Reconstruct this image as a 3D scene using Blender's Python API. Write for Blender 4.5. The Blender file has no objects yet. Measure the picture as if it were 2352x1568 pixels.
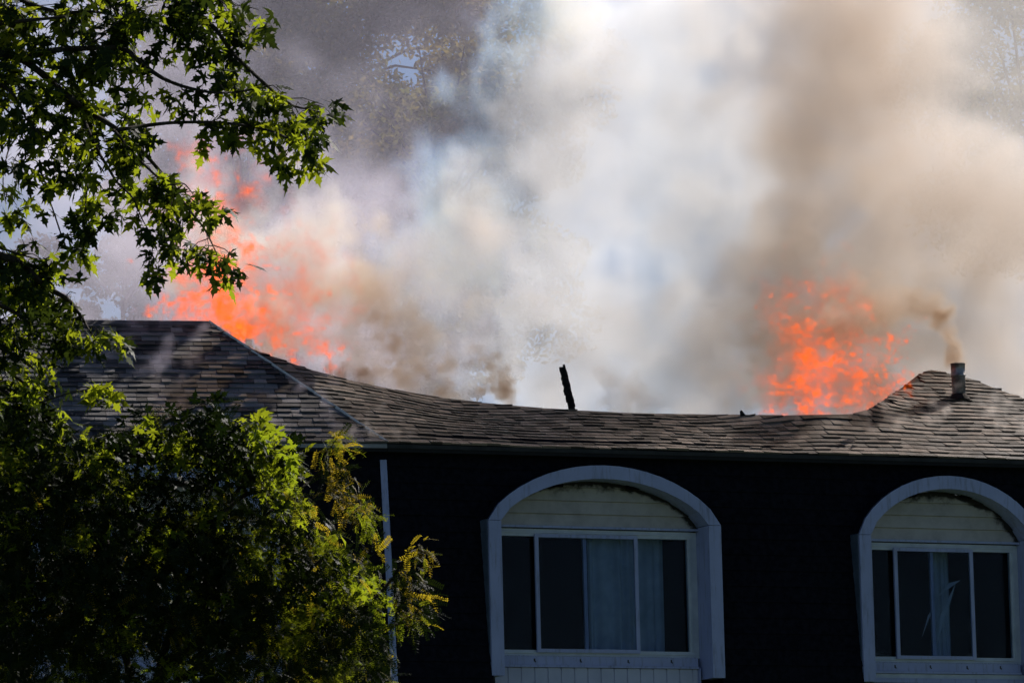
import bpy, bmesh, math, random
import numpy as np
from mathutils import Vector, Matrix

random.seed(7)
RNG = np.random.default_rng(7)
sc = bpy.context.scene
COL = sc.collection
R = math.radians

# ------------------------------------------------------------------ camera
F = 12000.0                                   # focal length in units of a 2352-wide frame
PITCH, ROLL = R(8.0), R(1.4)
CAM = np.array([0.0, 0.0, 1.6])
fwd = np.array([0, math.cos(PITCH), math.sin(PITCH)])
right0 = np.array([1.0, 0, 0]); up0 = np.array([0, -math.sin(PITCH), math.cos(PITCH)])
rgt = math.cos(ROLL) * right0 - math.sin(ROLL) * up0
upv = math.sin(ROLL) * right0 + math.cos(ROLL) * up0
cam = bpy.data.objects.new('camera', bpy.data.cameras.new('camera'))
COL.objects.link(cam)
M = Matrix(((rgt[0], upv[0], -fwd[0], CAM[0]), (rgt[1], upv[1], -fwd[1], CAM[1]), (rgt[2], upv[2], -fwd[2], CAM[2]), (0, 0, 0, 1)))
cam.matrix_world = M
cam.data.sensor_width = 36.0
cam.data.lens = F / 2352 * 36.0
cam.data.clip_start = 0.5; cam.data.clip_end = 3000
sc.camera = cam

# ------------------------------------------------------------------ sky, sun, exposure
SUN_AZ, SUN_EL = R(32), R(37)                 # azimuth from +Y towards +X: behind the house, to the right
w = bpy.data.worlds.new('World'); sc.world = w; w.use_nodes = True
wn = w.node_tree
sky = wn.nodes.new('ShaderNodeTexSky'); sky.sky_type = 'NISHITA'; sky.sun_disc = False
sky.sun_elevation = SUN_EL; sky.sun_rotation = SUN_AZ
sky.air_density = 0.6; sky.dust_density = 0.2; sky.ozone_density = 3.0
bg = wn.nodes['Background']; bg.inputs['Strength'].default_value = 0.05
wn.links.new(sky.outputs[0], bg.inputs['Color'])
sl = bpy.data.lights.new('sun', 'SUN'); sl.energy = 5.0; sl.angle = R(0.5); sl.color = (1.0, 0.932, 0.885)
so = bpy.data.objects.new('sun', sl); COL.objects.link(so)
sdir = Vector((math.sin(SUN_AZ) * math.cos(SUN_EL), math.cos(SUN_AZ) * math.cos(SUN_EL), math.sin(SUN_EL)))
so.rotation_euler = sdir.to_track_quat('Z', 'Y').to_euler(); so.location = (20, 40, 60)
sc.view_settings.view_transform = 'Standard'; sc.view_settings.look = 'None'
sc.view_settings.exposure = 0.26; sc.view_settings.gamma = 1.0; sc.view_settings.use_curve_mapping = False
sc.cycles.use_denoising = True
sc.cycles.use_adaptive_sampling = True; sc.cycles.adaptive_threshold = 0.03
sc.cycles.max_bounces = 14; sc.cycles.volume_bounces = 10; sc.cycles.diffuse_bounces = 3
sc.cycles.transmission_bounces = 4; sc.cycles.transparent_max_bounces = 16; sc.cycles.glossy_bounces = 3
sc.cycles.volume_step_rate = 1.0; sc.cycles.volume_max_steps = 512

# ------------------------------------------------------------------ geometry helpers
def ray(px, py):
    d = fwd + (px - 1176) / F * rgt + (784 - py) / F * upv
    return d
def at_y(px, py, Y):
    d = ray(px, py); return CAM + d * ((Y - CAM[1]) / d[1])
def on_plane(px, py, P0, n):
    d = ray(px, py); return CAM + d * (np.dot(P0 - CAM, n) / np.dot(d, n))
def proj(P):
    v = np.asarray(P) - CAM; z = v @ fwd
    return 1176 + F * (v @ rgt) / z, 784 - F * (v @ upv) / z

def link(o, parent=None):
    COL.objects.link(o)
    if parent is not None: o.parent = parent
    return o
def empty(name, loc, label=None, cat=None, group=None):
    o = bpy.data.objects.new(name, None); o.location = loc; link(o)
    o.empty_display_size = .2
    tag(o, label, cat, group)
    return o
def tag(o, label=None, cat=None, group=None, kind=None):
    for k, v in (('label', label), ('category', cat), ('group', group), ('kind', kind)):
        if v: o[k] = v
    return o
def mesh_obj(name, verts, faces, mat, parent=None, smooth=False, attr=None):
    """verts are world coordinates; the parent empties carry no rotation, so only their offset is removed."""
    me = bpy.data.meshes.new(name)
    off = world_off(parent)
    v = np.asarray(verts, dtype=float) - off
    me.from_pydata(v.tolist(), [], [tuple(f) for f in faces])
    if smooth: me.polygons.foreach_set('use_smooth', [True] * len(me.polygons))
    if attr is not None:
        for nm, vals in attr.items():
            a = me.attributes.new(nm, 'FLOAT', 'FACE'); a.data.foreach_set('value', np.asarray(vals, dtype=np.float32))
    me.update()
    o = bpy.data.objects.new(name, me); o.data.materials.append(mat)
    return link(o, parent)
def world_off(p):
    off = np.zeros(3)
    while p is not None:
        off += np.array(p.location); p = p.parent
    return off

class MB:
    def __init__(s): s.v = []; s.f = []; s.t = []
    def quad_box(s, a, b, c, d, n, t0, t1, tone=0.0):
        """slab over the quad abcd (numpy points), from offset t0 to t1 along n"""
        i = len(s.v)
        for p in (a, b, c, d): s.v.append(p + n * t0)
        for p in (a, b, c, d): s.v.append(p + n * t1)
        s.f += [(i, i+3, i+2, i+1), (i+4, i+5, i+6, i+7)] + [(i+k, i+(k+1) % 4, i+4+(k+1) % 4, i+4+k) for k in range(4)]
        s.t += [tone] * 6
    def frame_box(s, O, ax, ay, az, x0, x1, y0, y1, z0, z1):
        p = lambda x, y: O + ax * x + ay * y
        s.quad_box(p(x0, y0), p(x1, y0), p(x1, y1), p(x0, y1), az, z0, z1)
    def tube(s, pts, radii, n=8, cap=True):
        pts = [np.asarray(p, float) for p in pts]; base = len(s.v)
        for k, p in enumerate(pts):
            t = pts[min(k+1, len(pts)-1)] - pts[max(k-1, 0)]; t = t / (np.linalg.norm(t) + 1e-9)
            a = np.cross(t, (0, 0, 1.0)) if abs(t[2]) < .9 else np.cross(t, (1.0, 0, 0)); a /= np.linalg.norm(a); b = np.cross(t, a)
            for j in range(n):
                an = 2*math.pi*j/n; s.v.append(p + radii[k]*(a*math.cos(an) + b*math.sin(an)))
        for k in range(len(pts)-1):
            for j in range(n):
                i0 = base+k*n+j; i1 = base+k*n+(j+1) % n
                s.f.append((i0, i1, i1+n, i0+n)); s.t.append(0)
        if cap:
            s.f.append(tuple(base+j for j in range(n))[::-1]); s.f.append(tuple(base+(len(pts)-1)*n+j for j in range(n))); s.t += [0, 0]
    def build(s, name, mat, parent=None, smooth=False, tone=False):
        return mesh_obj(name, s.v, s.f, mat, parent, smooth, {'tone': s.t} if tone else None)

# ------------------------------------------------------------------ materials
def new_mat(name):
    m = bpy.data.materials.new(name); m.use_nodes = True
    return m, m.node_tree, m.node_tree.nodes['Principled BSDF']
def noise(nt, scale, detail=4, rough=.6, vec=None):
    n = nt.nodes.new('ShaderNodeTexNoise'); n.inputs['Scale'].default_value = scale; n.inputs['Detail'].default_value = detail; n.inputs['Roughness'].default_value = rough
    if vec is None:
        g = nt.nodes.new('ShaderNodeNewGeometry'); vec = g.outputs['Position']
    nt.links.new(vec, n.inputs['Vector']); return n.outputs['Fac']
def ramp(nt, fac, stops):
    r = nt.nodes.new('ShaderNodeValToRGB'); nt.links.new(fac, r.inputs['Fac'])
    e = r.color_ramp.elements
    while len(e) < len(stops): e.new(.5)
    for el, (p, c) in zip(e, stops): el.position = p; el.color = (*c, 1) if len(c) == 3 else c
    return r.outputs['Color']
def mix(nt, fac, a, b, mode='MIX'):
    m = nt.nodes.new('ShaderNodeMix'); m.data_type = 'RGBA'; m.blend_type = mode
    for sock, v in ((m.inputs[0], fac), (m.inputs[6], a), (m.inputs[7], b)):
        if hasattr(v, 'links'): nt.links.new(v, sock)
        else: sock.default_value = v if not isinstance(v, tuple) else (*v, 1)
    return m.outputs[2]
def bump(nt, bsdf, h, strength=.3, dist=.01):
    b = nt.nodes.new('ShaderNodeBump'); b.inputs['Strength'].default_value = strength; b.inputs['Distance'].default_value = dist
    nt.links.new(h, b.inputs['Height']); nt.links.new(b.outputs[0], bsdf.inputs['Normal'])
def simple(name, c1, c2, scale=8, rough=.6, bs=.15, spec=.3, detail=5):
    m, nt, b = new_mat(name); f = noise(nt, scale, detail)
    nt.links.new(ramp(nt, f, [(.35, c1), (.65, c2)]), b.inputs['Base Color'])
    b.inputs['Roughness'].default_value = rough; b.inputs['Specular IOR Level'].default_value = spec
    bump(nt, b, noise(nt, scale*12, 3), bs, .004); return m

def shingle_mat(name, dark, lite):
    m, nt, b = new_mat(name)
    at = nt.nodes.new('ShaderNodeAttribute'); at.attribute_name = 'tone'
    base = mix(nt, at.outputs['Fac'], dark, lite)
    grain = noise(nt, 160, 3, .7)
    c = mix(nt, 1.0, base, ramp(nt, grain, [(.3, (.55, .55, .55)), (.7, (1.35, 1.35, 1.35))]), 'MULTIPLY')
    st = noise(nt, 1.3, 4)
    c = mix(nt, 1.0, c, ramp(nt, st, [(.3, (.6, .58, .56)), (.62, (1.1, 1.1, 1.1))]), 'MULTIPLY')
    nt.links.new(c, b.inputs['Base Color'])
    b.inputs['Roughness'].default_value = .72; b.inputs['Specular IOR Level'].default_value = .35
    bump(nt, b, grain, .5, .004); return m
def siding_white():
    m, nt, b = new_mat('cream_siding')
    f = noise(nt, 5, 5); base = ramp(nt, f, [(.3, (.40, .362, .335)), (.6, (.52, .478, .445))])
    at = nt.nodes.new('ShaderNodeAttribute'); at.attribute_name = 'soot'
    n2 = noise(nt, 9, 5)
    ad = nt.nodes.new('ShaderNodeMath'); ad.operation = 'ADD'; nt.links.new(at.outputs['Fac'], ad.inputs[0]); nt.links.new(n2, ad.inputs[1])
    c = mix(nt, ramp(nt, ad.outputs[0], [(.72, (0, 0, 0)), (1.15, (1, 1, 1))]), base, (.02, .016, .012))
    nt.links.new(c, b.inputs['Base Color']); b.inputs['Roughness'].default_value = .5; return m

M_SH_L = shingle_mat('asphalt_shingle_grey', (.022, .022, .024), (.29, .27, .27))
M_SH_R = shingle_mat('asphalt_shingle_brown', (.022, .018, .015), (.34, .262, .20))
M_DECK = simple('roof_felt', (.018, .016, .015), (.035, .03, .027), 3, .9)
M_CHAR = simple('charred_wood', (.006, .005, .005), (.03, .024, .02), 22, .8, .9)
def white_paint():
    m, nt, b = new_mat('shade_tinted_white_metal')
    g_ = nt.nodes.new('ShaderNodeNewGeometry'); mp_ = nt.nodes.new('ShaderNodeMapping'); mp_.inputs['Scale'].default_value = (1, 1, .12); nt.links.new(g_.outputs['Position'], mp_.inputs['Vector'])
    base = ramp(nt, noise(nt, 2.2, 6, .6), [(.3, (.35, .39, .60)), (.65, (.42, .46, .70))])  # white paint darkened and blued: sky shade put into its colour
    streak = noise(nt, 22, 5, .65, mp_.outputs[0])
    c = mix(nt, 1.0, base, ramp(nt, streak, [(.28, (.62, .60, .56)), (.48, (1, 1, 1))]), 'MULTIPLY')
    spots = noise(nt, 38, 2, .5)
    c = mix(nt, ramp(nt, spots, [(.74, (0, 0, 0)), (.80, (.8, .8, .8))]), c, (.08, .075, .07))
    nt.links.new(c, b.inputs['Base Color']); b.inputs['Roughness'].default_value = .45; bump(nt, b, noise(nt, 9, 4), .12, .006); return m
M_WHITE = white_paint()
M_TYMP = siding_white()
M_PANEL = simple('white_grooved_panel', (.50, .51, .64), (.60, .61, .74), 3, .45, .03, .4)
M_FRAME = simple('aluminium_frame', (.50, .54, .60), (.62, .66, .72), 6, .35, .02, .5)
M_SIDING = simple('dark_mansard_siding', (.006, .006, .009), (.013, .013, .020), 14, .9, .5, .05)
M_SOFFIT = simple('dark_soffit', (.01, .01, .011), (.018, .017, .017), 4, .8)
M_FASCIA = simple('grey_fascia', (.26, .26, .27), (.36, .36, .37), 5, .5, .05)
M_DARKFAS = simple('dark_fascia', (.02, .019, .018), (.04, .038, .036), 5, .6, .05)
M_HIP = simple('hip_flashing', (.68, .64, .58), (.82, .78, .72), 9, .5, .1, .4)
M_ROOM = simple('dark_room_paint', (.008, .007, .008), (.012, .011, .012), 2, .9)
M_CURT = simple('grey_blue_curtain', (.35, .41, .49), (.47, .53, .62), 4, .9, .1, .1)
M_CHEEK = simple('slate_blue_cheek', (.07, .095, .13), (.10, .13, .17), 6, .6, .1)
M_CAULK = simple('weathered_caulk', (.03, .03, .03), (.06, .055, .05), 20, .9)
M_BARK = simple('bark', (.030, .024, .018), (.07, .058, .045), 25, .9, .9, .1)
M_GROUND = simple('lawn', (.035, .055, .018), (.06, .085, .03), .6, .95, .5, .1)
def pipe_mat():
    m, nt, b = new_mat('galvanised_pipe')
    f = noise(nt, 7, 5); nt.links.new(ramp(nt, f, [(.40, (.12, .115, .11)), (.60, (.46, .45, .44))]), b.inputs['Base Color'])
    b.inputs['Metallic'].default_value = .35; b.inputs['Roughness'].default_value = .42; return m
M_PIPE = pipe_mat()
def glass_mat():
    m, nt, b = new_mat('window_glass'); nt.nodes.remove(b)
    out = nt.nodes['Material Output']
    tr = nt.nodes.new('ShaderNodeBsdfTransparent'); tr.inputs[0].default_value = (.80, .86, .92, 1)
    gl = nt.nodes.new('ShaderNodeBsdfGlossy'); gl.inputs['Roughness'].default_value = .03
    fr = nt.nodes.new('ShaderNodeFresnel'); fr.inputs[0].default_value = 1.22
    mx = nt.nodes.new('ShaderNodeMixShader')
    nt.links.new(fr.outputs[0], mx.inputs[0]); nt.links.new(tr.outputs[0], mx.inputs[1]); nt.links.new(gl.outputs[0], mx.inputs[2]); nt.links.new(mx.outputs[0], out.inputs[0]); return m
M_GLASS = glass_mat()
def leaf_mat(name, c1, c2, t1, t2, tw=.5, scale=1.2):
    m, nt, b = new_mat(name); out = nt.nodes['Material Output']
    f = noise(nt, scale, 3)
    nt.links.new(ramp(nt, f, [(.35, c1), (.65, c2)]), b.inputs['Base Color'])
    b.inputs['Roughness'].default_value = .62; b.inputs['Specular IOR Level'].default_value = .12
    tl = nt.nodes.new('ShaderNodeBsdfTranslucent'); nt.links.new(ramp(nt, f, [(.35, t1), (.65, t2)]), tl.inputs[0])
    mx = nt.nodes.new('ShaderNodeMixShader'); mx.inputs[0].default_value = tw
    nt.links.new(b.outputs[0], mx.inputs[1]); nt.links.new(tl.outputs[0], mx.inputs[2]); nt.links.new(mx.outputs[0], out.inputs[0]); return m
M_MAPLE = leaf_mat('shaded_maple_leaf', (.016, .032, .008), (.026, .046, .010), (.030, .050, .006), (.06, .085, .008), .35)  # dark copy of the maple leaf, shade put into its colour
M_MAPLE_LIT = leaf_mat('sunlit_maple_leaf', (.030, .050, .008), (.045, .07, .012), (.32, .42, .015), (.45, .50, .02), .5)  # bright translucent copy of the same leaf, sunlight put into its colour
M_LOCUST = leaf_mat('sunlit_locust_leaf', (.022, .040, .008), (.05, .055, .010), (.28, .38, .015), (.42, .44, .02), .5, 2.5)  # bright locust copy: colour carries the sunlight
M_LOCUST_D = leaf_mat('shaded_locust_leaf', (.010, .020, .005), (.016, .026, .007), (.010, .020, .002), (.02, .032, .003), .3, 2.5)  # near-black locust copy: colour carries the shade
M_YELLOW = leaf_mat('autumn_leaf', (.10, .085, .01), (.14, .10, .012), (.58, .46, .02), (.66, .48, .03), .45, 2.5)
M_FAR = leaf_mat('far_tree_leaf', (.030, .045, .014), (.07, .065, .018), (.16, .18, .03), (.36, .26, .05), .4, .5)

# ------------------------------------------------------------------ setting
g = mesh_obj('ground', [(-900, -200, 0), (900, -200, 0), (900, 1600, 0), (-900, 1600, 0)], [(0, 1, 2, 3)], M_GROUND)
tag(g, kind='structure')

# ------------------------------------------------------------------ the house
Z = np.array([0, 0, 1.0])
PL, PR = R(8), R(25)
E0 = at_y(890, 1017, 60.0)                    # eave at the bend of the house
nLo = np.array([math.sin(PL), -math.cos(PL), 0]); nRo = np.array([math.sin(PR), -math.cos(PR), 0])
def unit(v): return v / np.linalg.norm(v)
dL = on_plane(0, 1012, E0, nLo) - E0; dL = -dL / np.dot(-dL, np.array([math.cos(PL), math.sin(PL), 0]))    # towards the bend
dR = on_plane(2352, 1055, E0, nRo) - E0; dR = dR / np.dot(dR, np.array([math.cos(PR), math.sin(PR), 0]))
BASE = np.array([E0[0], E0[1] + 3, 0.0])
house = empty('burning_building', BASE, 'long house under dark shingles, its ridge sagging and burning through', 'building')

PITCH_L = math.atan2(1.78, 3.0)
nLroof = unit(-nLo * -1 * 0 + nLo * math.sin(PITCH_L) + Z * math.cos(PITCH_L))
# apex of the hip lies on the left roof plane
A = on_plane(480, 741, E0, np.cross(dL, -nLo * math.cos(PITCH_L) + Z * math.sin(PITCH_L)))
LL = np.dot(A - E0, -nLo) / math.cos(PITCH_L)  # slope length of the left roof
sA_L = np.dot(A - E0, np.array([math.cos(PL), math.sin(PL), 0]))
inR = np.dot(A - E0, -nRo); sA_R = np.dot(A - E0, np.array([math.cos(PR), math.sin(PR), 0]))
zA_R = (A - E0 - dR * sA_R)[2]
PITCH_A = math.atan2(zA_R, inR); LA = math.hypot(zA_R, inR)

def roof_L(s, l):
    return E0 + dL * s - nLo * l * math.cos(PITCH_L) + Z * (l * math.sin(PITCH_L))
def sstep(a, b, x):
    t = min(1, max(0, (x - a) / (b - a))); return t*t*(3-2*t)
S_MOUND = 6.55
def pitch_R(s):
    return PITCH_A + (R(22.5) - PITCH_A) * sstep(sA_R, 3.0, s) + R(4.0) * sstep(4.6, 6.2, s)
def hill(s, l):
    h = .26 * math.exp(-((s - S_MOUND) / .8) ** 2) * sstep(.7, 2.2, l)
    h += .006 * math.sin(s * 2.1 + l) + .003 * math.sin(s * 5.7 - l * 2)
    h -= .10 * sstep(.2, 2.0, l) * math.exp(-((s - 1.6) / 1.0) ** 2)
    return h
def roof_R(s, l):
    p = pitch_R(s)
    return E0 + dR * s - nRo * l * math.cos(p) + Z * (l * math.sin(p) + hill(s, l) * min(1, max(0, (s - sA_R) / .8)))
SKY = [(470, 741), (481, 741), (507, 763), (545, 784), (604, 809), (663, 830), (726, 851), (789, 870), (874, 889), (958, 904), (1059, 919), (1169, 931), (1286, 940),
       (1446, 949), (1634, 952), (1837, 954), (1949, 952), (1988, 942), (2026, 919), (2076, 885), (2111, 857), (2139, 850), (2181, 856), (2234, 869), (2287, 890), (2352, 913), (2420, 938), (2600, 975)]
SKX = np.array([p[0] for p in SKY]); SKYY = np.array([p[1] for p in SKY])
S_END = 11.4
SG = np.arange(sA_R, S_END + .05, .06)
LG = []
for s_ in SG:
    l = 0.25
    while l < LA + .15:
        x, y = proj(roof_R(s_, l))
        if y <= np.interp(x, SKX, SKYY): break
        l += .01
    LG.append(l)
LG = np.array(LG)
def top_R(s): return float(np.interp(s, SG, LG))
def hipL(l): return sA_L * l / LL
def hipR(l): return sA_R * l / LA

def grid_mesh(name, P, mat, parent, smooth=False):
    """P: rows of points"""
    nr, nc = len(P), len(P[0]); v = [p for r in P for p in r]
    f = [(i*nc+j, i*nc+j+1, (i+1)*nc+j+1, (i+1)*nc+j) for i in range(nr-1) for j in range(nc-1)]
    return mesh_obj(name, v, f, mat, parent, smooth)

S_LEFT = -7.2
# decks (felt and boards under the shingles)
rows = []
for k in range(13):
    l = LL * k / 12; rows.append([roof_L(S_LEFT + (hipL(l) - S_LEFT) * j / 10, l) - Z * .012 for j in range(11)])
# back slope of the left wing
for k in range(1, 5):
    rows.append([p - nLo * 3.0 * k / 4 - Z * 1.78 * k / 4 for p in rows[12]])
roofL = grid_mesh('roof', rows, M_DECK, house)
roofL['label'] = 'grey shingled roof over the near wing'
rows = []
for k in range(21):
    row = []
    for j in range(len(SG)):
        s_ = SG[j]; Lt = top_R(s_); l = Lt * k / 20
        s2 = max(s_, hipR(l)); row.append(roof_R(s2, min(l, top_R(s2))) - Z * .012)
    rows.append(row)
last = rows[-1]
for k in range(1, 7):                          # burnt edge rolls over and falls into the hole
    rows.append([p - nRo * (.12 * k) - Z * (.03 * k * k + .01) for p in last])
roofR = grid_mesh('roof', rows, M_DECK, house)
roofR['label'] = 'sagging brown shingled roof burnt away along its top'

# shingles
EX = .143
SH = []                                        # (a, b, c, d, normal, tone, wing)
def lay(fn, s0f, s1f, ltop, tone_fn, wing):
    k = 0
    while True:
        l0 = k * EX
        if l0 > LA + .2: break
        s = s0f(l0); e = s1f(l0)
        s -= random.random() * .2
        while s < e:
            wd = random.choice((.13, .16, .18, .22, .27)) + random.uniform(-.02, .02)
            sa, sb = max(s, s0f(l0)), min(s + wd, e)
            s += wd
            if sb - sa < .03: continue
            Lt = min(ltop((sa + sb) / 2), ltop(sa) + .03, ltop(sb) + .03)
            l1 = min(l0 + EX + .02, Lt); lc = min(l0 + EX + .02, ltop(sb)); ld = min(l0 + EX + .02, ltop(sa))
            if l1 - l0 < .035: continue
            g_ = .0025
            drop = random.uniform(-.006, .004) * (1.2 if wing else 1)
            a = fn(sa + g_, l0 + drop); b = fn(sb - g_, l0 + drop); c = fn(min(sb - g_, s1f(lc)), lc); d = fn(max(sa + g_, s0f(ld)), ld)
            SH.append((a, b, c, d, tone_fn((sa + sb) / 2, l0), wing))
        k += 1
def toneL(s, l):
    t = random.choice((.0, .0, .08, .3, .5, .65, .85, 1.0)) * .9 + random.uniform(-.05, .1)
    return min(1, max(0, t))
def toneR(s, l):
    t = random.choice((.0, .0, .1, .4, .6, .7, .9)) * .9 + random.uniform(-.05, .1)
    return min(1, max(0, t))
lay(roof_L, lambda l: S_LEFT, hipL, lambda s: LL, toneL, 0)
lay(roof_R, hipR, lambda l: S_END, top_R, toneR, 1)
def shingle_geo(mb, sh):
    a, b, c, d, tone, wing = sh
    n = unit(np.cross(b - a, d - a))
    if n[2] < 0: n = -n
    th = random.choice((.012, .014, .020, .024))
    i = len(mb.v)
    for p, o in ((a, -.004), (b, -.004), (c, -.008), (d, -.008)): mb.v.append(p + n * o)
    for p, o in ((a, th), (b, th + random.uniform(-.003, .003)), (c, .003), (d, .003)): mb.v.append(p + n * o)
    mb.f += [(i, i+3, i+2, i+1), (i+4, i+5, i+6, i+7)] + [(i+k, i+(k+1) % 4, i+4+(k+1) % 4, i+4+k) for k in range(4)]
    mb.t += [tone] * 6
def img_area(sh):
    xy = [proj(p) for p in sh[:4]]; cx = sum(p[0] for p in xy) / 4; cy = sum(p[1] for p in xy) / 4
    if not (0 < cx < 2352 and 0 < cy < 1568): return -1
    if cx < 560 and cy > 930: return 0          # behind the trees
    if cx < 140: return 0
    return abs(sum(xy[k][0] * xy[(k+1) % 4][1] - xy[(k+1) % 4][0] * xy[k][1] for k in range(4))) / 2
order = sorted(range(len(SH)), key=lambda i: -img_area(SH[i]))
big = set(order[:300])
rest = [MB(), MB()]
for i, sh in enumerate(SH):
    if i in big:
        mb = MB(); shingle_geo(mb, sh); mb.build('shingle', (M_SH_L, M_SH_R)[sh[5]], (roofL, roofR)[sh[5]], tone=True)
    else: shingle_geo(rest[sh[5]], sh)
for q in (0, 1): tag(rest[q].build('shingle_field', (M_SH_L, M_SH_R)[q], (roofL, roofR)[q], tone=True), kind='stuff')
print('SHINGLES', len(SH))

# hip and ridge flashing
mb = MB()
hp = [roof_L(hipL(LL * k / 14), LL * k / 14) + Z * .022 + (nLo + nRo) * .006 * math.sin(k * 2.3) for k in range(15)]
for k in range(14):
    a, b = hp[k], hp[k+1]; t = unit(b - a); sd = unit(np.cross(t, Z))
    if np.dot(sd, rgt) < 0: sd = -sd
    wl = .013
    mb.quad_box(a - sd * wl - Z * .016, a, b, b - sd * wl - Z * .016, unit(np.cross(sd, t)) * np.sign(np.cross(sd, t)[2]), -.004, .008 + .002 * (k % 2))
    mb.quad_box(a + sd * .002, a + sd * wl - Z * .012, b + sd * wl - Z * .012, b + sd * .002, unit(np.cross(sd, t)) * np.sign(np.cross(sd, t)[2]), -.004, .008 + .002 * (k % 2))
mb.build('hip_flashing', M_HIP, roofL)
s = S_LEFT
while s < sA_L - .1:                           # ridge caps
    mb = MB(); e = min(s + .3, sA_L)
    a, b = roof_L(s, LL), roof_L(e, LL)
    c1, d1 = roof_L(e, LL - .12), roof_L(s, LL - .12)
    mb.quad_box(d1, c1, b + Z*.004, a + Z*.004, nLroof, .004, .018)
    mb.quad_box(a + Z*.004, b + Z*.004, b - nLo * .12 - Z*.07, a - nLo * .12 - Z*.07, unit(-nLo * .5 + Z), .004, .018)
    mb.t = [random.uniform(.1, .5)] * len(mb.f)
    mb.build('ridge_cap', M_SH_L, roofL, tone=True); s += .3

# walls: mansard siding that leans back going up, in courses
LEAN = math.tan(R(6.5))
OV = .16                                       # wall set back under the eave
Z_SOF = E0[2] - .10
def wall_pt(base_dir, nout, s, z, off=0.0):
    d = Z_SOF - z
    p = E0 + base_dir * s; p = p + nout * (-OV + d * LEAN + off); p[2] = z; return p
uL2 = np.array([math.cos(PL), math.sin(PL), 0]); uR2 = np.array([math.cos(PR), math.sin(PR), 0])
Z_BOT = E0[2] - 3.1
def bend_s(u1, n1, u2, n2, z):
    """where the two leaning walls meet at height z: solve E0+u1*a+n1*k = E0+u2*b+n2*k"""
    kk = -OV + (Z_SOF - z) * LEAN
    m_ = np.array([[u1[0], -u2[0]], [u1[1], -u2[1]]]); r_ = (n2 - n1)[:2] * kk
    return np.linalg.solve(m_, r_)
OPEN = {0: [], 1: []}                          # openings for the dormers: centre, half width, springing, rise
def gaps(i, z):
    out = []
    for (uc, hf, zsp, rise, zf) in OPEN[i]:
        if z <= zsp: wdt = hf
        elif z < zsp + rise: wdt = hf * math.sqrt(max(0, 1 - ((z - zsp) / rise) ** 2))
        else: continue
        out.append((uc - wdt, uc + wdt))
    return sorted(out)
def spans(s0, s1, gp):
    out = []; a = min(s0, s1); e = max(s0, s1)
    for g0, g1 in gp:
        if g1 <= a or g0 >= e: continue
        if g0 > a: out.append((a, g0))
        a = max(a, g1)
    if a < e: out.append((a, e))
    return out
def build_wall(u, nout, s_far, left):
    c = .19; i = 0 if left else 1
    zs = np.arange(Z_BOT, Z_SOF + .2, c)
    cv, cf = [], []; boards = []
    for z in zs:
        z1 = z + c
        b0 = bend_s(uL2, nLo, uR2, nRo, z)[i]; b1 = bend_s(uL2, nLo, uR2, nRo, z1)[i]
        for (x0, x1) in spans(s_far, b0, gaps(i, z + c)):
            e0 = x0; e1 = x1
            f0 = b1 if abs(x0 - b0) < 1e-6 else x0; f1 = b1 if abs(x1 - b0) < 1e-6 else x1
            k = len(cv); cv += [wall_pt(u, nout, e0, z, -.02), wall_pt(u, nout, e1, z, -.02), wall_pt(u, nout, f1, z1, -.02), wall_pt(u, nout, f0, z1, -.02)]; cf.append((k, k+1, k+2, k+3))
            if z > Z_SOF: continue
            cuts = [x0]
            while x1 - cuts[-1] > 2.6: cuts.append(cuts[-1] + random.uniform(1.3, 2.2))
            cuts.append(x1)
            for q in range(len(cuts) - 1):
                p0, p1 = cuts[q] + .002, cuts[q+1] - .002
                t0 = f0 if q == 0 else p0; t1 = f1 if q == len(cuts) - 2 else p1
                boards.append((p0, p1, t1, t0, z, z1 + .01))
    core = mesh_obj('wall', cv, cf, M_SIDING, house)
    for (p0, p1, t1, t0, z, z1) in boards:
        mb = MB()
        mb.v = [wall_pt(u, nout, p0, z, -.015), wall_pt(u, nout, p1, z, -.015), wall_pt(u, nout, t1, z1, -.019), wall_pt(u, nout, t0, z1, -.019),
                wall_pt(u, nout, p0, z, .016), wall_pt(u, nout, p1, z, .016), wall_pt(u, nout, t1, z1, .002), wall_pt(u, nout, t0, z1, .002)]
        mb.f = [(0, 3, 2, 1), (4, 5, 6, 7)] + [(k, (k+1) % 4, 4+(k+1) % 4, 4+k) for k in range(4)]
        mb.t = [0] * 6
        mb.build('siding_board', M_SIDING, core)
    return core
def face_coords(px, py, u, nout, z_post_px):
    """world point of a pixel on the vertical face plane whose foot lies on the leaning wall"""
    kf = 0.1
    for _ in range(8):
        p = on_plane(px, py, E0 + nout * kf, nout)
        q = on_plane(z_post_px[0], z_post_px[1], E0 + nout * kf, nout)
        kf = -OV + (Z_SOF - q[2]) * LEAN + .02
    return np.dot(p - E0, u), p[2]
def dims(l_px, r_px, apex_px, foot_px, spring_px, u, nout):
    a = face_coords(*l_px, u, nout, foot_px); b = face_coords(*r_px, u, nout, foot_px)
    ap = face_coords(*apex_px, u, nout, foot_px); ft = face_coords(*foot_px, u, nout, foot_px)
    return (a[0] + b[0]) / 2, (b[0] - a[0]) / 2, (a[1] + b[1]) / 2, ap[1], ft[1]
d1 = dims((1122, 1190), (1656, 1208), (1385, 1068), (1134, 1550), None, uR2, nRo)
l2 = face_coords(1974, 1226, uR2, nRo, (1994, 1568)); a2 = face_coords(2181, 1092, uR2, nRo, (1994, 1568))
f2 = face_coords(1994, 1564, uR2, nRo, (1994, 1568))
c2 = a2[0]
d3 = dims((66, 1192), (642, 1192), (352, 1062), (640, 1550), None, uL2, nLo)
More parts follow.
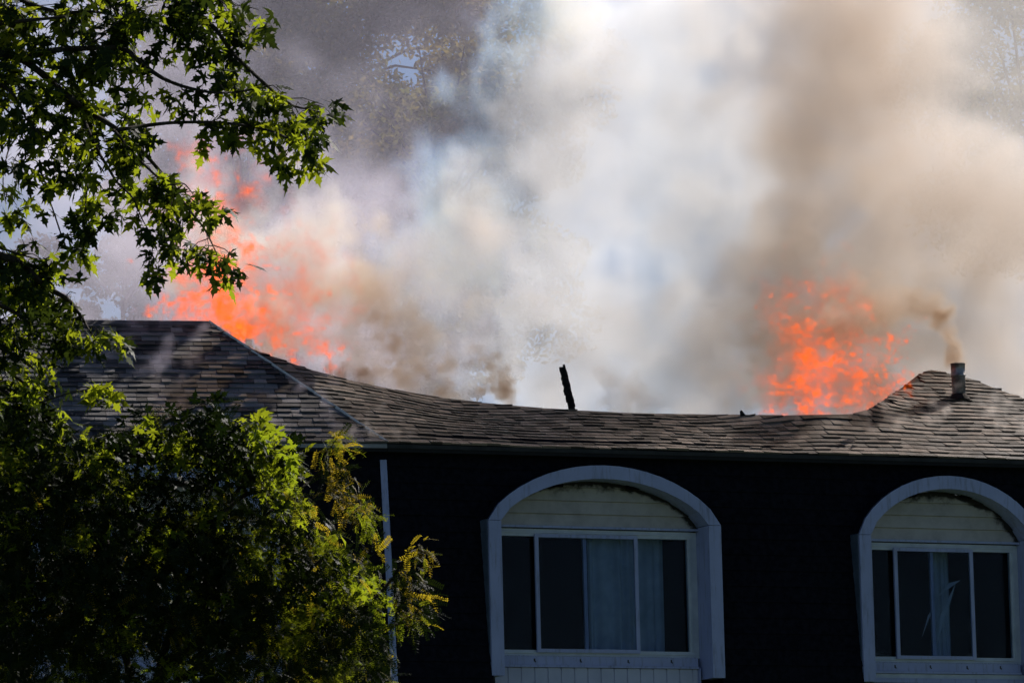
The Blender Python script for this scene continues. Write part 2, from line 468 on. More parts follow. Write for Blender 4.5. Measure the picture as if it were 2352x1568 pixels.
OPEN[1] = [(d1[0], d1[1] - .02, d1[2], d1[3] - d1[2] - .02, 0), (c2, c2 - l2[0] - .02, l2[1], a2[1] - l2[1] - .02, 0)]
OPEN[0] = [(d3[0], d3[1] - .02, d3[2], d3[3] - d3[2] - .02, 0)]
wallL = build_wall(uL2, nLo, S_LEFT, True)
wallR = build_wall(uR2, nRo, S_END, False)
# lower storeys, back and end walls
def prism(name, pts2, z0, z1, mat, parent):
    n = len(pts2); v = [(p[0], p[1], z0) for p in pts2] + [(p[0], p[1], z1) for p in pts2]
    f = [(i, (i+1) % n, n+(i+1) % n, n+i) for i in range(n)] + [tuple(range(n))[::-1]]
    return mesh_obj(name, v, f, mat, parent)
bb = bend_s(uL2, nLo, uR2, nRo, Z_BOT)
k0 = wall_pt(uL2, nLo, S_LEFT, Z_BOT, -.03); k1 = wall_pt(uL2, nLo, bb[0], Z_BOT, -.03); k2 = wall_pt(uR2, nRo, S_END, Z_BOT, -.03)
b0 = k2 - nRo * 6.4; b1 = k1 - nLo * 5.8 - nRo * .6; b2 = k0 - nLo * 6.4
low = mesh_obj('brick_storeys', [(k0[0], k0[1], 0), (k1[0], k1[1], 0), (k2[0], k2[1], 0), (b0[0], b0[1], 0), (b1[0], b1[1], 0), (b2[0], b2[1], 0),
    (k0[0], k0[1], Z_BOT), (k1[0], k1[1], Z_BOT), (k2[0], k2[1], Z_BOT), (b0[0], b0[1], Z_BOT), (b1[0], b1[1], Z_BOT), (b2[0], b2[1], Z_BOT)],
    [(i, (i+1) % 6, 6+(i+1) % 6, 6+i) for i in range(6)], simple('brick', (.16, .07, .05), (.22, .1, .07), 8), house)
zt = E0[2] - .2
mesh_obj('back_wall', [(b0[0], b0[1], Z_BOT), (b1[0], b1[1], Z_BOT), (b2[0], b2[1], Z_BOT), (b0[0], b0[1], zt), (b1[0], b1[1], zt), (b2[0], b2[1], zt)], [(0, 1, 4, 3), (1, 2, 5, 4)], M_CHAR, house)
for kk, bk in ((k0, b2), (k2, b0)):
    mesh_obj('end_wall', [(kk[0], kk[1], Z_BOT), (bk[0], bk[1], Z_BOT), (bk[0], bk[1], zt), (kk[0], kk[1], zt)], [(0, 1, 2, 3)], M_SIDING, house)
mesh_obj('attic_floor', [wall_pt(uL2, nLo, S_LEFT, Z_BOT + 2.6, -.12), wall_pt(uL2, nLo, bend_s(uL2, nLo, uR2, nRo, Z_BOT + 2.6)[0], Z_BOT + 2.6, -.12), wall_pt(uR2, nRo, S_END, Z_BOT + 2.6, -.12), b0 + Z * 2.6, b1 + Z * 2.6, b2 + Z * 2.6], [(0, 1, 2, 3, 4, 5)], M_CHAR, house)

# eaves: fascia and soffit
for (d_, n_, s0, s1, mat) in ((dL, nLo, S_LEFT, -.004, M_FASCIA), (dR, nRo, .004, S_END, M_DARKFAS)):
    mb = MB(); a = E0 + d_ * s0; b = E0 + d_ * s1
    mb.quad_box(a - Z * .058, b - Z * .058, b - Z * .012, a - Z * .012, n_, -.03, .002); mb.build('fascia', mat, house)
    mb = MB(); mb.quad_box(a - Z * .10, b - Z * .10, b - Z * .058, a - Z * .058, n_, -.03, -.008); mb.build('fascia_board', M_SOFFIT, house)
    mb = MB(); mb.quad_box(a - n_ * .02, b - n_ * .02, b - n_ * (OV + .2), a - n_ * (OV + .2), Z, -.1, -.09); mb.build('soffit', M_SOFFIT, house)

# white corner trim down the bend
mb = MB()
zt_, zb_ = Z_SOF - .08, Z_BOT
def bp(z, u, n, i, off, along): return wall_pt(u, n, bend_s(uL2, nLo, uR2, nRo, z)[i] + along, z, off)
mb.v = []
for z in (zb_, zt_):
    mb.v += [bp(z, uL2, nLo, 0, .034, -.055), bp(z, uL2, nLo, 0, .036, 0), bp(z, uR2, nRo, 1, .036, .012), bp(z, uR2, nRo, 1, -.02, .012), bp(z, uL2, nLo, 0, -.02, -.055)]
mb.f = [(k, (k+1) % 5, 5+(k+1) % 5, 5+k) for k in range(5)] + [(4, 3, 2, 1, 0), (5, 6, 7, 8, 9)]; mb.t = [0]*7
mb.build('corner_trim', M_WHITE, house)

# ------------------------------------------------------------------ dormer windows
def dormer(u, nout, uc, w_sc, z_spring, z_post, z_apex, half, two_tone, label, curtains, torn=()):
    """vertical arched window box; uc = distance of its centre along the wall"""
    Zp = z_post
    kface = -OV + (Z_SOF - Zp) * LEAN + .02     # face plane stands where the leaning wall meets the foot of the posts
    O = E0 + u * uc + nout * kface; O[2] = 0
    root = bpy.data.objects.new('dormer_window', None); root.location = O - BASE; root['label'] = label; link(root, house)
    P = lambda x, z, d=0.0: O + u * x + Z * z + nout * d
    T = .162; DEP = .36                         # trim width, reveal depth
    hi = half - T
    # arch as outer and inner curve
    ra = z_apex - z_spring; ri = ra - T * .98
    N = 18
    def curve(h, r, pw):
        out = []
        for k in range(N + 1):
            t = math.pi * k / N
            x = -h * math.cos(t); y = r * math.sin(t) ** pw
            out.append((x, y))
        return out
    def seg_arch(h, r):                          # circular segment of half-width h, rise r
        rad = (h*h + r*r) / (2*r); a0 = math.asin(min(1, h / rad))
        return [(rad * math.sin(-a0 + 2*a0*k/N), rad * math.cos(-a0 + 2*a0*k/N) - (rad - r)) for k in range(N + 1)]
    def blend(h, r):
        A_ = seg_arch(h, r); E_ = curve(h, r, 1.0)
        out = []
        for k in range(N + 1):
            x = A_[k][0]; ye = r * math.sqrt(max(0, 1 - (x/h)**2)); out.append((x, A_[k][1] * .62 + ye * .38))
        return out
    oc = blend(half, ra); ic = blend(hi, ri)
    v = []; f = []
    for (c, d) in ((oc, 0), (ic, 0), (ic, -DEP), (oc, -DEP)):
        for (x, y) in c: v.append(P(x, z_spring + y, d + random.uniform(-.002, .002)))
    n1 = N + 1
    for ring in range(4):
        r2 = (ring + 1) % 4
        for k in range(N): f.append((ring*n1+k, ring*n1+k+1, r2*n1+k+1, r2*n1+k))
    f += [(0, n1, 2*n1, 3*n1)[::-1], (N, n1+N, 2*n1+N, 3*n1+N)]
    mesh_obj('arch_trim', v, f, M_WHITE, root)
    zb = Zp
    for sgn in (-1, 1):
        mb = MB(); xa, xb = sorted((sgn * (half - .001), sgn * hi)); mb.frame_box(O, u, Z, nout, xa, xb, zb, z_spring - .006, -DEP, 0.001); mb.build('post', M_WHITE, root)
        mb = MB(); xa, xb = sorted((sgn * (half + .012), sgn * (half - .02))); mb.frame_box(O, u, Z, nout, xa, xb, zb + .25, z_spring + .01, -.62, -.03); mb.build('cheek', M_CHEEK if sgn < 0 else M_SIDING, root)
    # roof skin over the arch (dark)
    v = []; f = []
    for (off, d) in ((.012, -.012), (.012, -.75)):
        for (x, y) in oc: v.append(P(x * (1 + off / half), z_spring + y + off, d))
    for k in range(N): f.append((k, k+1, n1+k+1, n1+k))
    mesh_obj('dormer_roof', v, f, M_SIDING, root)
    # window dimensions
    W0 = -DEP + .03                              # window plane, behind the face
    zh = z_spring - .035; zs = z_post + .30 if two_tone == 0 else z_post + .30
    # tympanum boards, each lapped over the one below
    z0 = z_spring - .03; kb = 0; bh = .155
    while True:
        z1 = z0 + bh; 
        if z0 > z_spring + ri - .02: break
        def wid(z):
            if z <= z_spring: return hi
            yy = z - z_spring
            for k in range(N // 2, N):
                if ic[k][1] >= yy >= ic[k+1][1]:
                    tt = (ic[k][1] - yy) / (ic[k][1] - ic[k+1][1] + 1e-9); return ic[k][0] + (ic[k+1][0] - ic[k][0]) * tt
            return 0.02
        wa, wb = wid(z0), wid(min(z1, z_spring + ri - .005)); z1c = min(z1, z_spring + ri - .005)
        zm_ = (z0 + z1c) / 2; wm = wid(zm_)
        pts = [(-wa, z0), (wa, z0), (wm, zm_), (wb, z1c), (-wb, z1c), (-wm, zm_)]
        NX = 16; v = []; soot = []; f = []
        lv = [z0, zm_, z1c]; ws = [wa, wm, wb]
        for zz, ww in zip(lv, ws):
            for k in range(NX + 1):
                x = -ww + 2 * ww * k / NX; v.append(P(x, zz, W0 + .01 + .028 * (1 - (zz - z0) / bh)))
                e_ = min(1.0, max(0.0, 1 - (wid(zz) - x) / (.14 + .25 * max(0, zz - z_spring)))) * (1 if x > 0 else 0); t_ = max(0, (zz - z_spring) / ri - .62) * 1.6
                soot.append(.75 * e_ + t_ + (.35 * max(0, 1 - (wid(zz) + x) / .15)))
        for q in range(2):
            for k in range(NX): f.append((q*(NX+1)+k, q*(NX+1)+k+1, (q+1)*(NX+1)+k+1, (q+1)*(NX+1)+k))
        nb = len(v)
        v += [P(-wa, z0, W0 - .03), P(wa, z0, W0 - .03)]; soot += [0, 0]
        f.append(tuple([nb, nb + 1] + list(range(NX, -1, -1))))
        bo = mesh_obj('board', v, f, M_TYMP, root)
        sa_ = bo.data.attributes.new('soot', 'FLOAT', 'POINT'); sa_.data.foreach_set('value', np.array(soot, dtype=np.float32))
        z0 = z1 + .001; kb += 1
    mesh_obj('arch_backing', [P(x, z_spring + y, -DEP - .004) for (x, y) in ic] , [tuple(range(N, -1, -1))], M_SIDING, root)
    # header
    def bar(name, x0, x1, za, zb_, d0, d1, mat=M_FRAME, parent=root):
        mb = MB(); mb.frame_box(O, u, Z, nout, x0, x1, za, zb_, W0 + d0, W0 + d1); return mb.build(name, mat, parent)
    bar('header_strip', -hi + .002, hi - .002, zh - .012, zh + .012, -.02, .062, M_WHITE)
    wt = zh - .075                               # top of the frame
    wb_ = z_post + .33                            # bottom of the frame
    fr = MB()
    X0, X1 = -hi + .002, hi - .085 * w_sc
    def fb(x0, x1, za, zb_, d0, d1): fr.frame_box(O, u, Z, nout, x0, x1, za, zb_, W0 + d0, W0 + d1)
    fb(X0, X1, wt - .035, wt + .052, -.05, .012); fb(X0, X1, wt + .004, wt + .020, .012, .026)
    fb(X0, X1, wb_ - .075, wb_, -.05, .012); fb(X0, X1, wb_ - .04, wb_ - .022, .012, .026)
    fb(X1 - .045, X1, wb_, wt - .035, -.05, .010); fb(X1, hi - .002, wb_ - .075, wt + .052, -.05, -.008); fb(X1 - .022, X1 - .010, wb_, wt - .035, .010, .022)
    fb(X0, X0 + .04, wb_, wt - .035, -.05, .010)
    frame = fr.build('window_frame', M_FRAME, root)
    # sash of the middle light, proud of the frame
    xs = (-.60 * w_sc, .66 * w_sc) 
    sx0, sx1 = -hi + (hi*2) * .205, -hi + (hi*2) * .70
    sb = MB()
    def sbx(x0, x1, za, zb_, d0, d1): sb.frame_box(O, u, Z, nout, x0, x1, za, zb_, W0 + d0, W0 + d1)
    st = .046
    sbx(sx0, sx0 + st, wb_ - .03, wt - .012, .028, .058); sbx(sx1 - st, sx1, wb_ - .03, wt - .012, .028, .058)
    sbx(sx0 + st, sx1 - st, wt - .05, wt - .012, .028, .056); sbx(sx0 + st, sx1 - st, wb_ - .03, wb_ + .012, .028, .056)
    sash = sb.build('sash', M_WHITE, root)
    xm = sx0 + (sx1 - sx0) * .50
    mb = MB(); mb.frame_box(O, u, Z, nout, xm - .014, xm + .006, wb_, wt - .035, W0 - .045, W0 - .01); mb.frame_box(O, u, Z, nout, xm + .010, xm + .032, wb_, wt - .035, W0 - .045, W0 - .016); mb.build('meeting_stile', M_WHITE, root)
    # panes
    for (x0, x1, d) in ((X0 + .04, sx0 + .02, -.02), (sx0 + st, sx1 - st, .042), (sx1 - .02, X1 - .045, -.02)):
        bar('pane', x0, x1, wb_ + .0, wt - .036, d, d + .004, M_GLASS)
    # room behind, curtains
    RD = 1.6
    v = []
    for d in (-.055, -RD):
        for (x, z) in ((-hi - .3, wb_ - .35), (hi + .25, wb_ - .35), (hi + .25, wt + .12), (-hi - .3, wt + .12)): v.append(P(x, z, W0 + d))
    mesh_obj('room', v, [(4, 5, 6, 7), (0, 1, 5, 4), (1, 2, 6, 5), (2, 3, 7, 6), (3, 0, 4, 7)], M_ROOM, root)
    for (x0, x1, amp, d0, d1) in curtains:
        nn = 40; v = []
        for zc in (wb_ - .25, wt + .02):
            for k in range(nn + 1):
                x = x0 + (x1 - x0) * k / nn
                v.append(P(x, zc, W0 + d0 + (d1 - d0) * k / nn + amp * math.sin(k * .55 + 1.3 * math.sin(k * .21)) * (1 if zc < wt else .6)))
        mesh_obj('curtain', v, [(k, k+1, nn+2+k, nn+1+k) for k in range(nn)], M_CURT, root, True)
    for pts, dd in torn:
        q = [on_plane(a_, b_, P(0, 0, W0 - dd), nout) for a_, b_ in pts]; q[0] = q[0] + nout * .03
        mesh_obj('torn_curtain', q + [k_ - nout * .004 for k_ in q], [tuple(range(len(q))), tuple(range(2 * len(q) - 1, len(q) - 1, -1))], M_CURT, root)
    # sill, dirt line, panel below
    mb = MB(); mb.frame_box(O, u, Z, nout, -hi + .002, hi - .06, wb_ - .075, wb_ - .068, W0 - .02, W0 + .012); mb.build('caulk_line', M_CAULK, root)
    zsill = wb_ - .175
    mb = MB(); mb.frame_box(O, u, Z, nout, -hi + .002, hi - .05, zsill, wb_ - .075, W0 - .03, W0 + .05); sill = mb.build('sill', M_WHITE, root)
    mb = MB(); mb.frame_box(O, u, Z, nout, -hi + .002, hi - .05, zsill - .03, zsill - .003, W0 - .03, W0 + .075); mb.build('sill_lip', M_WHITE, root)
    for q, xx in enumerate((-.62, -.18, .28, .70)):
        x = xx * hi; z = zsill + .055 + .008 * math.sin(q * 3); mb = MB()
        mb.frame_box(O, u, Z, nout, x - .008, x + .006, z - .018, z + .016, W0 + .05, W0 + .056)
        mb.frame_box(O, u, Z, nout, x + .006, x + .016, z - .026, z - .010, W0 + .05, W0 + .0555)
        mb.build('nail_stain', M_CAULK, root)
    zb2 = zsill - .032
    if two_tone == 0:
        x = -hi + .002; bw = .172
        while x < hi - .07:
            x1 = min(x + bw, hi - .055)
            mb = MB(); mb.frame_box(O, u, Z, nout, x + .004, x1 - .014, Z_BOT - .1, zb2 - random.uniform(0, .004), W0 - .03, W0 + .045)
            mb.frame_box(O, u, Z, nout, x1 - .014, x1 + .004, Z_BOT - .1, zb2 - .008, W0 - .03, W0 + .034)
            mb.build('board', M_PANEL, root); x += bw
        mb = MB(); mb.frame_box(O, u, Z, nout, hi - .05, hi - .03, Z_BOT - .1, zb2 + .01, W0 - .03, W0 + .07); mb.build('panel_edge', M_WHITE, root)
    else:
        bar('apron', -hi + .002, hi - .002, zb2 - .055, zb2 - .002, -.03, .045, M_FRAME)
        bar('apron_lip', -hi + .002, hi - .002, zb2 - .11, zb2 - .058, -.03, .07, M_WHITE)
        bar('apron_shadow_board', -hi + .002, hi - .002, zb2 - .9, zb2 - .115, -.05, -.02, M_SIDING)
    return root

dormer(uR2, nRo, d1[0], 1.0, d1[2], d1[4], d1[3], d1[1], 0, 'wide arched dormer window with pale curtains', [(-.02, .56, .035, -.16, -.12), (.50, 1.05, .02, -.18, -.30)])
dormer(uR2, nRo, c2, .85, l2[1], f2[1], a2[1], c2 - l2[0], 1, 'narrower arched dormer window with a torn curtain', [(.03, .38, .02, -.24, -.44)],
    [([(2192, 1340), (2186, 1372), (2172, 1420), (2150, 1482), (2160, 1412)], .12), ([(2204, 1332), (2180, 1338), (2150, 1372), (2172, 1356)], .14), ([(2146, 1388), (2134, 1420), (2118, 1462), (2132, 1412)], .13)])
dormer(uL2, nLo, d3[0], 1.0, d3[2], d3[4], d3[3], d3[1], 0, 'arched dormer window half hidden behind the leaves', [(.1, .5, .03, -.30, -.22)])

# ------------------------------------------------------------------ roof details
def roof_at(px, py):
    best = None
    for s_ in np.arange(0, S_END, .05):
        for l in np.arange(0, top_R(s_), .05):
            x, y = proj(roof_R(s_, l)); d = (x - px)**2 + (y - py)**2
            if best is None or d < best[0]: best = (d, s_, l)
    return roof_R(best[1], best[2])
pb = roof_at(2203, 912)
pt = pb + Z * (78 / F * np.dot(pb - CAM, fwd) / math.cos(PITCH)) 
rp = 16.5 / F * np.dot(pb - CAM, fwd)
mb = MB(); tilt = (pt - pb) + 0 * Z
mb.tube([pb - Z * .15, pb + tilt * .62, pb + tilt * .625, pb + tilt * .66, pb + tilt * .665, pb + tilt * .97, pb + tilt * .975, pt], [rp * .96, rp * .96, rp * 1.05, rp * 1.05, rp, rp, rp * 1.04, rp * 1.04], 24, False)
mb.tube([pt, pb + tilt * .2], [rp * .93, rp * .93], 24, False)
pipe = mb.build('vent_pipe', M_PIPE, house, True)
mb = MB()
for k in range(16):
    pass
mb.tube([pb - Z * .03, pb + Z * .015, pb + Z * .05], [rp * 1.7, rp * 1.35, rp * 1.02], 20, False)
mb.build('pipe_flashing', M_CHAR, pipe, True)
# small upright flashing on the roof edge
f0 = roof_at(1700, 957)
mb = MB(); mb.quad_box(f0, f0 + uR2 * .09, f0 + uR2 * .015 + Z * .085, f0 + Z * .075, -nRo, 0, .02); mb.build('bent_flashing', M_CHAR, house)
f1 = roof_at(1795, 956)
# charred post standing in the hole
p0 = at_y(1330, 1010, 64.2); p1 = at_y(1290, 838, 64.2)
mb = MB(); nseg = 30; rr = random.Random(3)
for col_ in range(2):
    for k in range(nseg):
        t0, t1 = k / nseg, (k + .86) / nseg
        ax = unit(p1 - p0); sd = unit(np.cross(ax, np.array([0, 1.0, 0]))); bk = np.cross(ax, sd)
        wdt = .045 * (1 - .35 * max(0, t1 - .75) / .25) * rr.uniform(.85, 1.15)
        if t1 > .97 and col_ == 1: continue
        c0 = p0 + (p1 - p0) * (t0 + .012 * col_) + sd * ((col_ - .5) * .046 + rr.uniform(-.006, .006)); c1_ = c0 + (p1 - p0) * (t1 - t0)
        mb.quad_box(c0 - sd * wdt * .52, c0 + sd * wdt * .52, c1_ + sd * wdt * rr.uniform(.4, .55), c1_ - sd * wdt * rr.uniform(.4, .55), bk, -.04 + rr.uniform(-.008, .008), .04 + rr.uniform(-.008, .008))
mb.tube([p0, p0 + (p1 - p0) * .97], [.034, .024], 6)
cp = mb.build('charred_post', M_CHAR, house); cp['label'] = 'charred black post standing up out of the smoke'

# ------------------------------------------------------------------ trees
def leaf_geo():
    half = [(0, 0), (.05, -.02), (.20, -.13), (.27, -.15), (.20, -.02), (.10, .10), (.27, .13), (.42, .06), (.41, .20), (.66, .36), (.44, .36), (.44, .50), (.28, .36), (.075, .33),
            (.14, .52), (.30, .60), (.17, .66), (.20, .80), (.08, .84)]
    pts = half + [(0, 1.15)] + [(-x, y) for x, y in half[:0:-1]]
    from mathutils.geometry import tessellate_polygon
    f = np.array(tessellate_polygon([[Vector((x, y, 0)) for x, y in pts]])); v = np.array([(x, y, 0.0) for x, y in pts])
    return v, f
LEAF_V, LEAF_F = leaf_geo()
def leaf_variant(fold, droop, wob, sd):
    r = np.random.default_rng(sd); v = LEAF_V.copy()
    v[:, 2] = -fold * np.abs(v[:, 0]) - droop * np.maximum(0, v[:, 1]) ** 2 + wob * np.sin(v[:, 0] * 7 + r.uniform(0, 6)) * .05
    # petiole
    n = len(v); pv = np.array([(-.012, .02, 0), (.012, .02, 0), (.01, -.3, .05), (-.01, -.3, .05), (.008, -.55, .16), (-.008, -.55, .16)])
    f = np.vstack([LEAF_F, [[n, n+1, n+2], [n, n+2, n+3], [n+3, n+2, n+4], [n+3, n+4, n+5]]])
    v = np.vstack([v, pv]); v[:, 1] += .55; v[:, 2] -= .16
    return v, f
MAPLE = [leaf_variant(.15 + .12 * (k % 3), .12 + .1 * (k % 4), 1, k) for k in range(6)]
def frond_variant(sd, curve=.35):
    r = np.random.default_rng(sd); v = []; f = []
    n = 10
    for k in range(n):
        y = .12 + .88 * k / n; z = -curve * y * y
        for sg in (-1, 1):
            L_ = .20 * (1 - .35 * abs(k / n - .45)) * r.uniform(.85, 1.1); an = sg * r.uniform(.9, 1.25); dr = r.uniform(-.25, .05)
            ax = np.array([math.sin(an), math.cos(an) * .55, dr]); sd_ = np.array([-ax[1], ax[0], r.uniform(-.3, .3)]); o = np.array([0, y, z]); i = len(v)
            wv = .036
            v += [o, o + ax * L_ * .5 + sd_ * wv, o + ax * L_, o + ax * L_ * .5 - sd_ * wv]; f += [[i, i+1, i+2], [i, i+2, i+3]]
    i = len(v); 
    for k in range(4):
        y = k / 3; v += [np.array([-.006, y, -curve*y*y]), np.array([.006, y, -curve*y*y])]
        if k: f += [[i+2*k-2, i+2*k-1, i+2*k+1], [i+2*k-2, i+2*k+1, i+2*k]]
    return np.array(v), np.array(f)
FROND = [frond_variant(k, .2 + .1 * k) for k in range(5)]

def basis(direction, up_hint, roll):
    y = unit(direction); x = np.cross(y, up_hint)
    if np.linalg.norm(x) < 1e-4: x = np.cross(y, (1, 0, 0))
    x = unit(x); z = np.cross(x, y)
    c, s_ = math.cos(roll), math.sin(roll)
    return np.stack([c * x + s_ * z, y, -s_ * x + c * z], 1)
def rand_unit():
    v = RNG.normal(size=3); return v / np.linalg.norm(v)

class Plant:
    """collects leaves (position, basis, size, variant, colour); the largest in the picture become parts of their own"""
    def __init__(s, root, variants, mats, names): s.root = root; s.var = variants; s.mats = mats; s.L = []; s.names = names
    def add(s, p, B, size, var, m): s.L.append((p, B, size, var, m))
    def finish(s, n_single, name):
        meshes = {}
        def vis(e):
            p, B, size = e[:3]; c = p + B[:, 1] * size
            x, y = proj(c)
            if not (5 < x < 2347 and 5 < y < 1563): return -1
            return size * size * (abs(B[:, 2] @ fwd) + .15) / (c[1] ** 2) * (1.6 if (x > 140 or y < 700) and y < 1000 else 1)
        idx = sorted(range(len(s.L)), key=lambda i: -vis(s.L[i])); single = set(idx[:n_single])
        off = world_off(s.root)
        for i in sorted(single):
            p, B, size, var, m = s.L[i]
            key = (var, m)
            if key not in meshes:
                me = bpy.data.meshes.new(name); v, f = s.var[var]; me.from_pydata(v.tolist(), [], f.tolist()); me.materials.append(s.mats[m]); meshes[key] = me
            o = bpy.data.objects.new(name, meshes[key]); q = p - off
            Bm = B * size
            o.matrix_world = Matrix(((*Bm[0], q[0]), (*Bm[1], q[1]), (*Bm[2], q[2]), (0, 0, 0, 1)))
            COL.objects.link(o); o.parent = s.root
        vv, ff, mi = [], [], []; n = 0
        for i in range(len(s.L)):
            if i in single: continue
            p, B, size, var, m = s.L[i]; v, f = s.var[var]
            vv.append(v @ (B * size).T + p - off); ff.append(f + n); n += len(v); mi += [m] * len(f)
        if vv:
            V = np.vstack(vv); Fc = np.vstack(ff)
            me = bpy.data.meshes.new('foliage'); me.vertices.add(len(V)); me.vertices.foreach_set('co', V.astype(np.float32).ravel())
            me.loops.add(Fc.size); me.loops.foreach_set('vertex_index', Fc.astype(np.int32).ravel())
            me.polygons.add(len(Fc)); me.polygons.foreach_set('loop_start', np.arange(0, Fc.size, 3, dtype=np.int32))
            for mt in s.mats: me.materials.append(mt)
            me.polygons.foreach_set('material_index', np.array(mi, dtype=np.int32)); me.update(); me.validate()
            o = bpy.data.objects.new('foliage', me); link(o, s.root); o['kind'] = 'stuff'
        print(name, len(s.L))

def smooth_path(pts, n):
    P = np.array(pts, float); t = np.linspace(0, len(P) - 1, n); out = []
    for x in t:
        i = min(int(x), len(P) - 2); f = x - i
        p0, p1, p2, p3 = P[max(i-1, 0)], P[i], P[i+1], P[min(i+2, len(P)-1)]
        out.append(.5 * ((2*p1) + (-p0+p2)*f + (2*p0-5*p1+4*p2-p3)*f*f + (-p0+3*p1-3*p2+p3)*f**3))
    return out
ZK = .469                                        # pixels of the enlargement the branches were measured in
def px_path(pts, Y0, dY, n):
    base = smooth_path([(x, y) for x, y in pts], n); ph = random.uniform(0, 6); out = []
    for k, (x, y) in enumerate(base):
        out.append(at_y(x * ZK, y * ZK, Y0 + dY * k / n + .12 * math.sin(k * .7 + ph)))
    return out

LY = 39.0
# --- silver maple reaching in from the left
MY = 40.0
maple = empty('silver_maple', (-6.4, MY + .6, 0), 'near maple with pointed lobed leaves hanging in front of the smoke', 'tree')
tr = MB(); tb = np.array([-6.4, MY + .6, 0])
tr.tube([tb, tb + (.05, 0, 2), tb + (-.1, .05, 5), tb + (.1, 0, 8), tb + (.25, 0, 11.5), tb + (.4, .1, 15)], [.32, .26, .23, .2, .14, .05], 12)
tr.build('trunk', M_BARK, maple, True)
mp = Plant(maple, MAPLE, [M_MAPLE, M_MAPLE_LIT], 'leaf')
LIT_SHARE = .2  # share of maple leaves given the sunlit colour
DOWN = np.array([0, 0, -1.0])
def maple_spray(p, d, n, spread=.10, size=(.10, .145)):
    for k in range(n):
        q = p + rand_unit() * spread * np.array([1, 1, .8])
        out = unit(d * .5 + rand_unit() * .75 + DOWN * .55)
        nz = unit(np.array([0, 0, 1.0]) * .9 + rand_unit() * .75)
        B = basis(out, nz, RNG.normal() * .5)
        if B[2, 2] < 0 and RNG.random() < .8: B[:, [0, 2]] *= -1
        mp.add(q, B, RNG.uniform(*size), int(RNG.integers(6)), int(RNG.random() < LIT_SHARE))
def maple_branch(pts, r0, r1, dens, Y0=MY, dY=0.0, twig=(.12, .34), bare=0.0, sz=(.115, .165), lit_share=.36):
    global LIT_SHARE; LIT_SHARE = lit_share; dens = dens * .80
    n = max(10, int(len(pts) * 7)); P = px_path(pts, Y0, dY, n)
    mb = MB(); mb.tube(P, list(np.linspace(r0, r1, n)), 6)
    L_ = 0
    for k in range(1, n):
        seg = P[k] - P[k-1]; L_ = np.linalg.norm(seg); d = seg / (L_ + 1e-9)
        if k / n < bare: continue
        m_ = L_ * dens; m_ = int(m_) + (RNG.random() < m_ - int(m_))
        for q in range(m_):
            p = P[k-1] + seg * RNG.random(); sd = unit(rand_unit() * np.array([1, .8, .8]) + d * .7 + DOWN * .25)
            tl = RNG.uniform(*twig); e = p + sd * tl; mid = p + sd * tl * .5 + np.array([0, 0, .03])
            mb.tube([p, mid, e], [.0045, .0035, .0025], 4, False)
            maple_spray(e, sd, int(RNG.integers(3, 6)), sz=sz) if False else maple_spray(e, sd, int(RNG.integers(3, 6)), .07, sz)
            if RNG.random() < .5: maple_spray(mid, sd, 2, .05, sz)
    LIT_SHARE = min(1, lit_share + .35); maple_spray(P[-1], unit(P[-1] - P[-2]), 5, .05, sz)  # branch tips get more sunlit-coloured leaves
    return mb.build('branch', M_BARK, maple, True)
maple_branch([(-500, 180), (-200, 220), (0, 262), (120, 300), (250, 400), (400, 525), (560, 625), (700, 745), (820, 885), (920, 1020), (1000, 1120), (1060, 1240)], .036, .005, 9, MY)
maple_branch([(100, 292), (250, 250), (400, 238), (600, 240), (690, 310), (800, 385), (920, 430), (1060, 455), (1200, 445), (1310, 420)], .028, .005, 6.5, MY, -.3)
maple_branch([(800, -260), (900, -60), (960, 50), (1060, 150), (1140, 260), (1220, 340), (1330, 440), (1430, 515), (1510, 535), (1570, 550)], .026, .005, 8, MY + .3, -.4)
maple_branch([(560, 640), (740, 612), (880, 600), (1060, 600), (1200, 615), (1350, 650), (1450, 705), (1500, 755), (1520, 775)], .017, .004, 5, MY - .2, -.3, (.08, .22), .3, lit_share=.85)
maple_branch([(60, 380), (200, 530), (300, 660), (380, 770), (410, 860), (425, 960)], .014, .003, 4.5, MY + .2, 0, (.08, .25), lit_share=.45)
maple_branch([(400, 560), (470, 720), (540, 840), (580, 900), (650, 970), (700, 1080), (760, 1180)], .016, .003, 6, MY - .1, -.2, (.08, .25), .1, lit_share=.45)
maple_branch([(0, 500), (90, 630), (40, 740), (15, 880), (30, 1000)], .010, .003, 4, MY + .1, 0, (.06, .2), .2)
maple_branch([(560, 640), (700, 800), (820, 900), (900, 900), (950, 960)], .012, .003, 5, MY - .3, 0, (.08, .25), lit_share=.4)
maple_branch([(-300, -200), (0, -60), (150, 20), (300, 60), (480, 60), (620, 110)], .03, .004, 9, MY + .4, -.2)
maple_branch([(300, -300), (420, -120), (520, 0), (580, 80), (600, 200)], .02, .004, 7, MY + .5, -.3)
maple_branch([(-300, 100), (-50, 150), (60, 220), (180, 330), (320, 430), (420, 560)], .025, .004, 9, MY + .6, -.3)
maple_branch([(-400, 320), (-100, 380), (40, 440), (100, 520), (140, 600), (230, 690)], .02, .004, 7, MY - .4, 0)
maple_branch([(-200, 0), (0, 20), (60, 60), (110, 120)], .015, .004, 6, MY)
maple_branch([(900, -200), (1010, -40), (1100, 20), (1160, 110)], .012, .003, 6, MY + .2)
maple_branch([(660, -200), (800, -60), (880, 20), (960, 60)], .012, .003, 7, MY + .1)
maple_branch([(400, 240), (500, 180), (560, 120), (640, 60)], .01, .003, 5, MY - .2)
maple_branch([(600, 610), (660, 450), (690, 410)], .006, .003, 2, MY - .2, 0, (.04, .12), .5)
maple_branch([(300, 1150), (250, 1000), (200, 860), (60, 780)], .007, .003, 2.5, MY - .2, 0, (.05, .15))
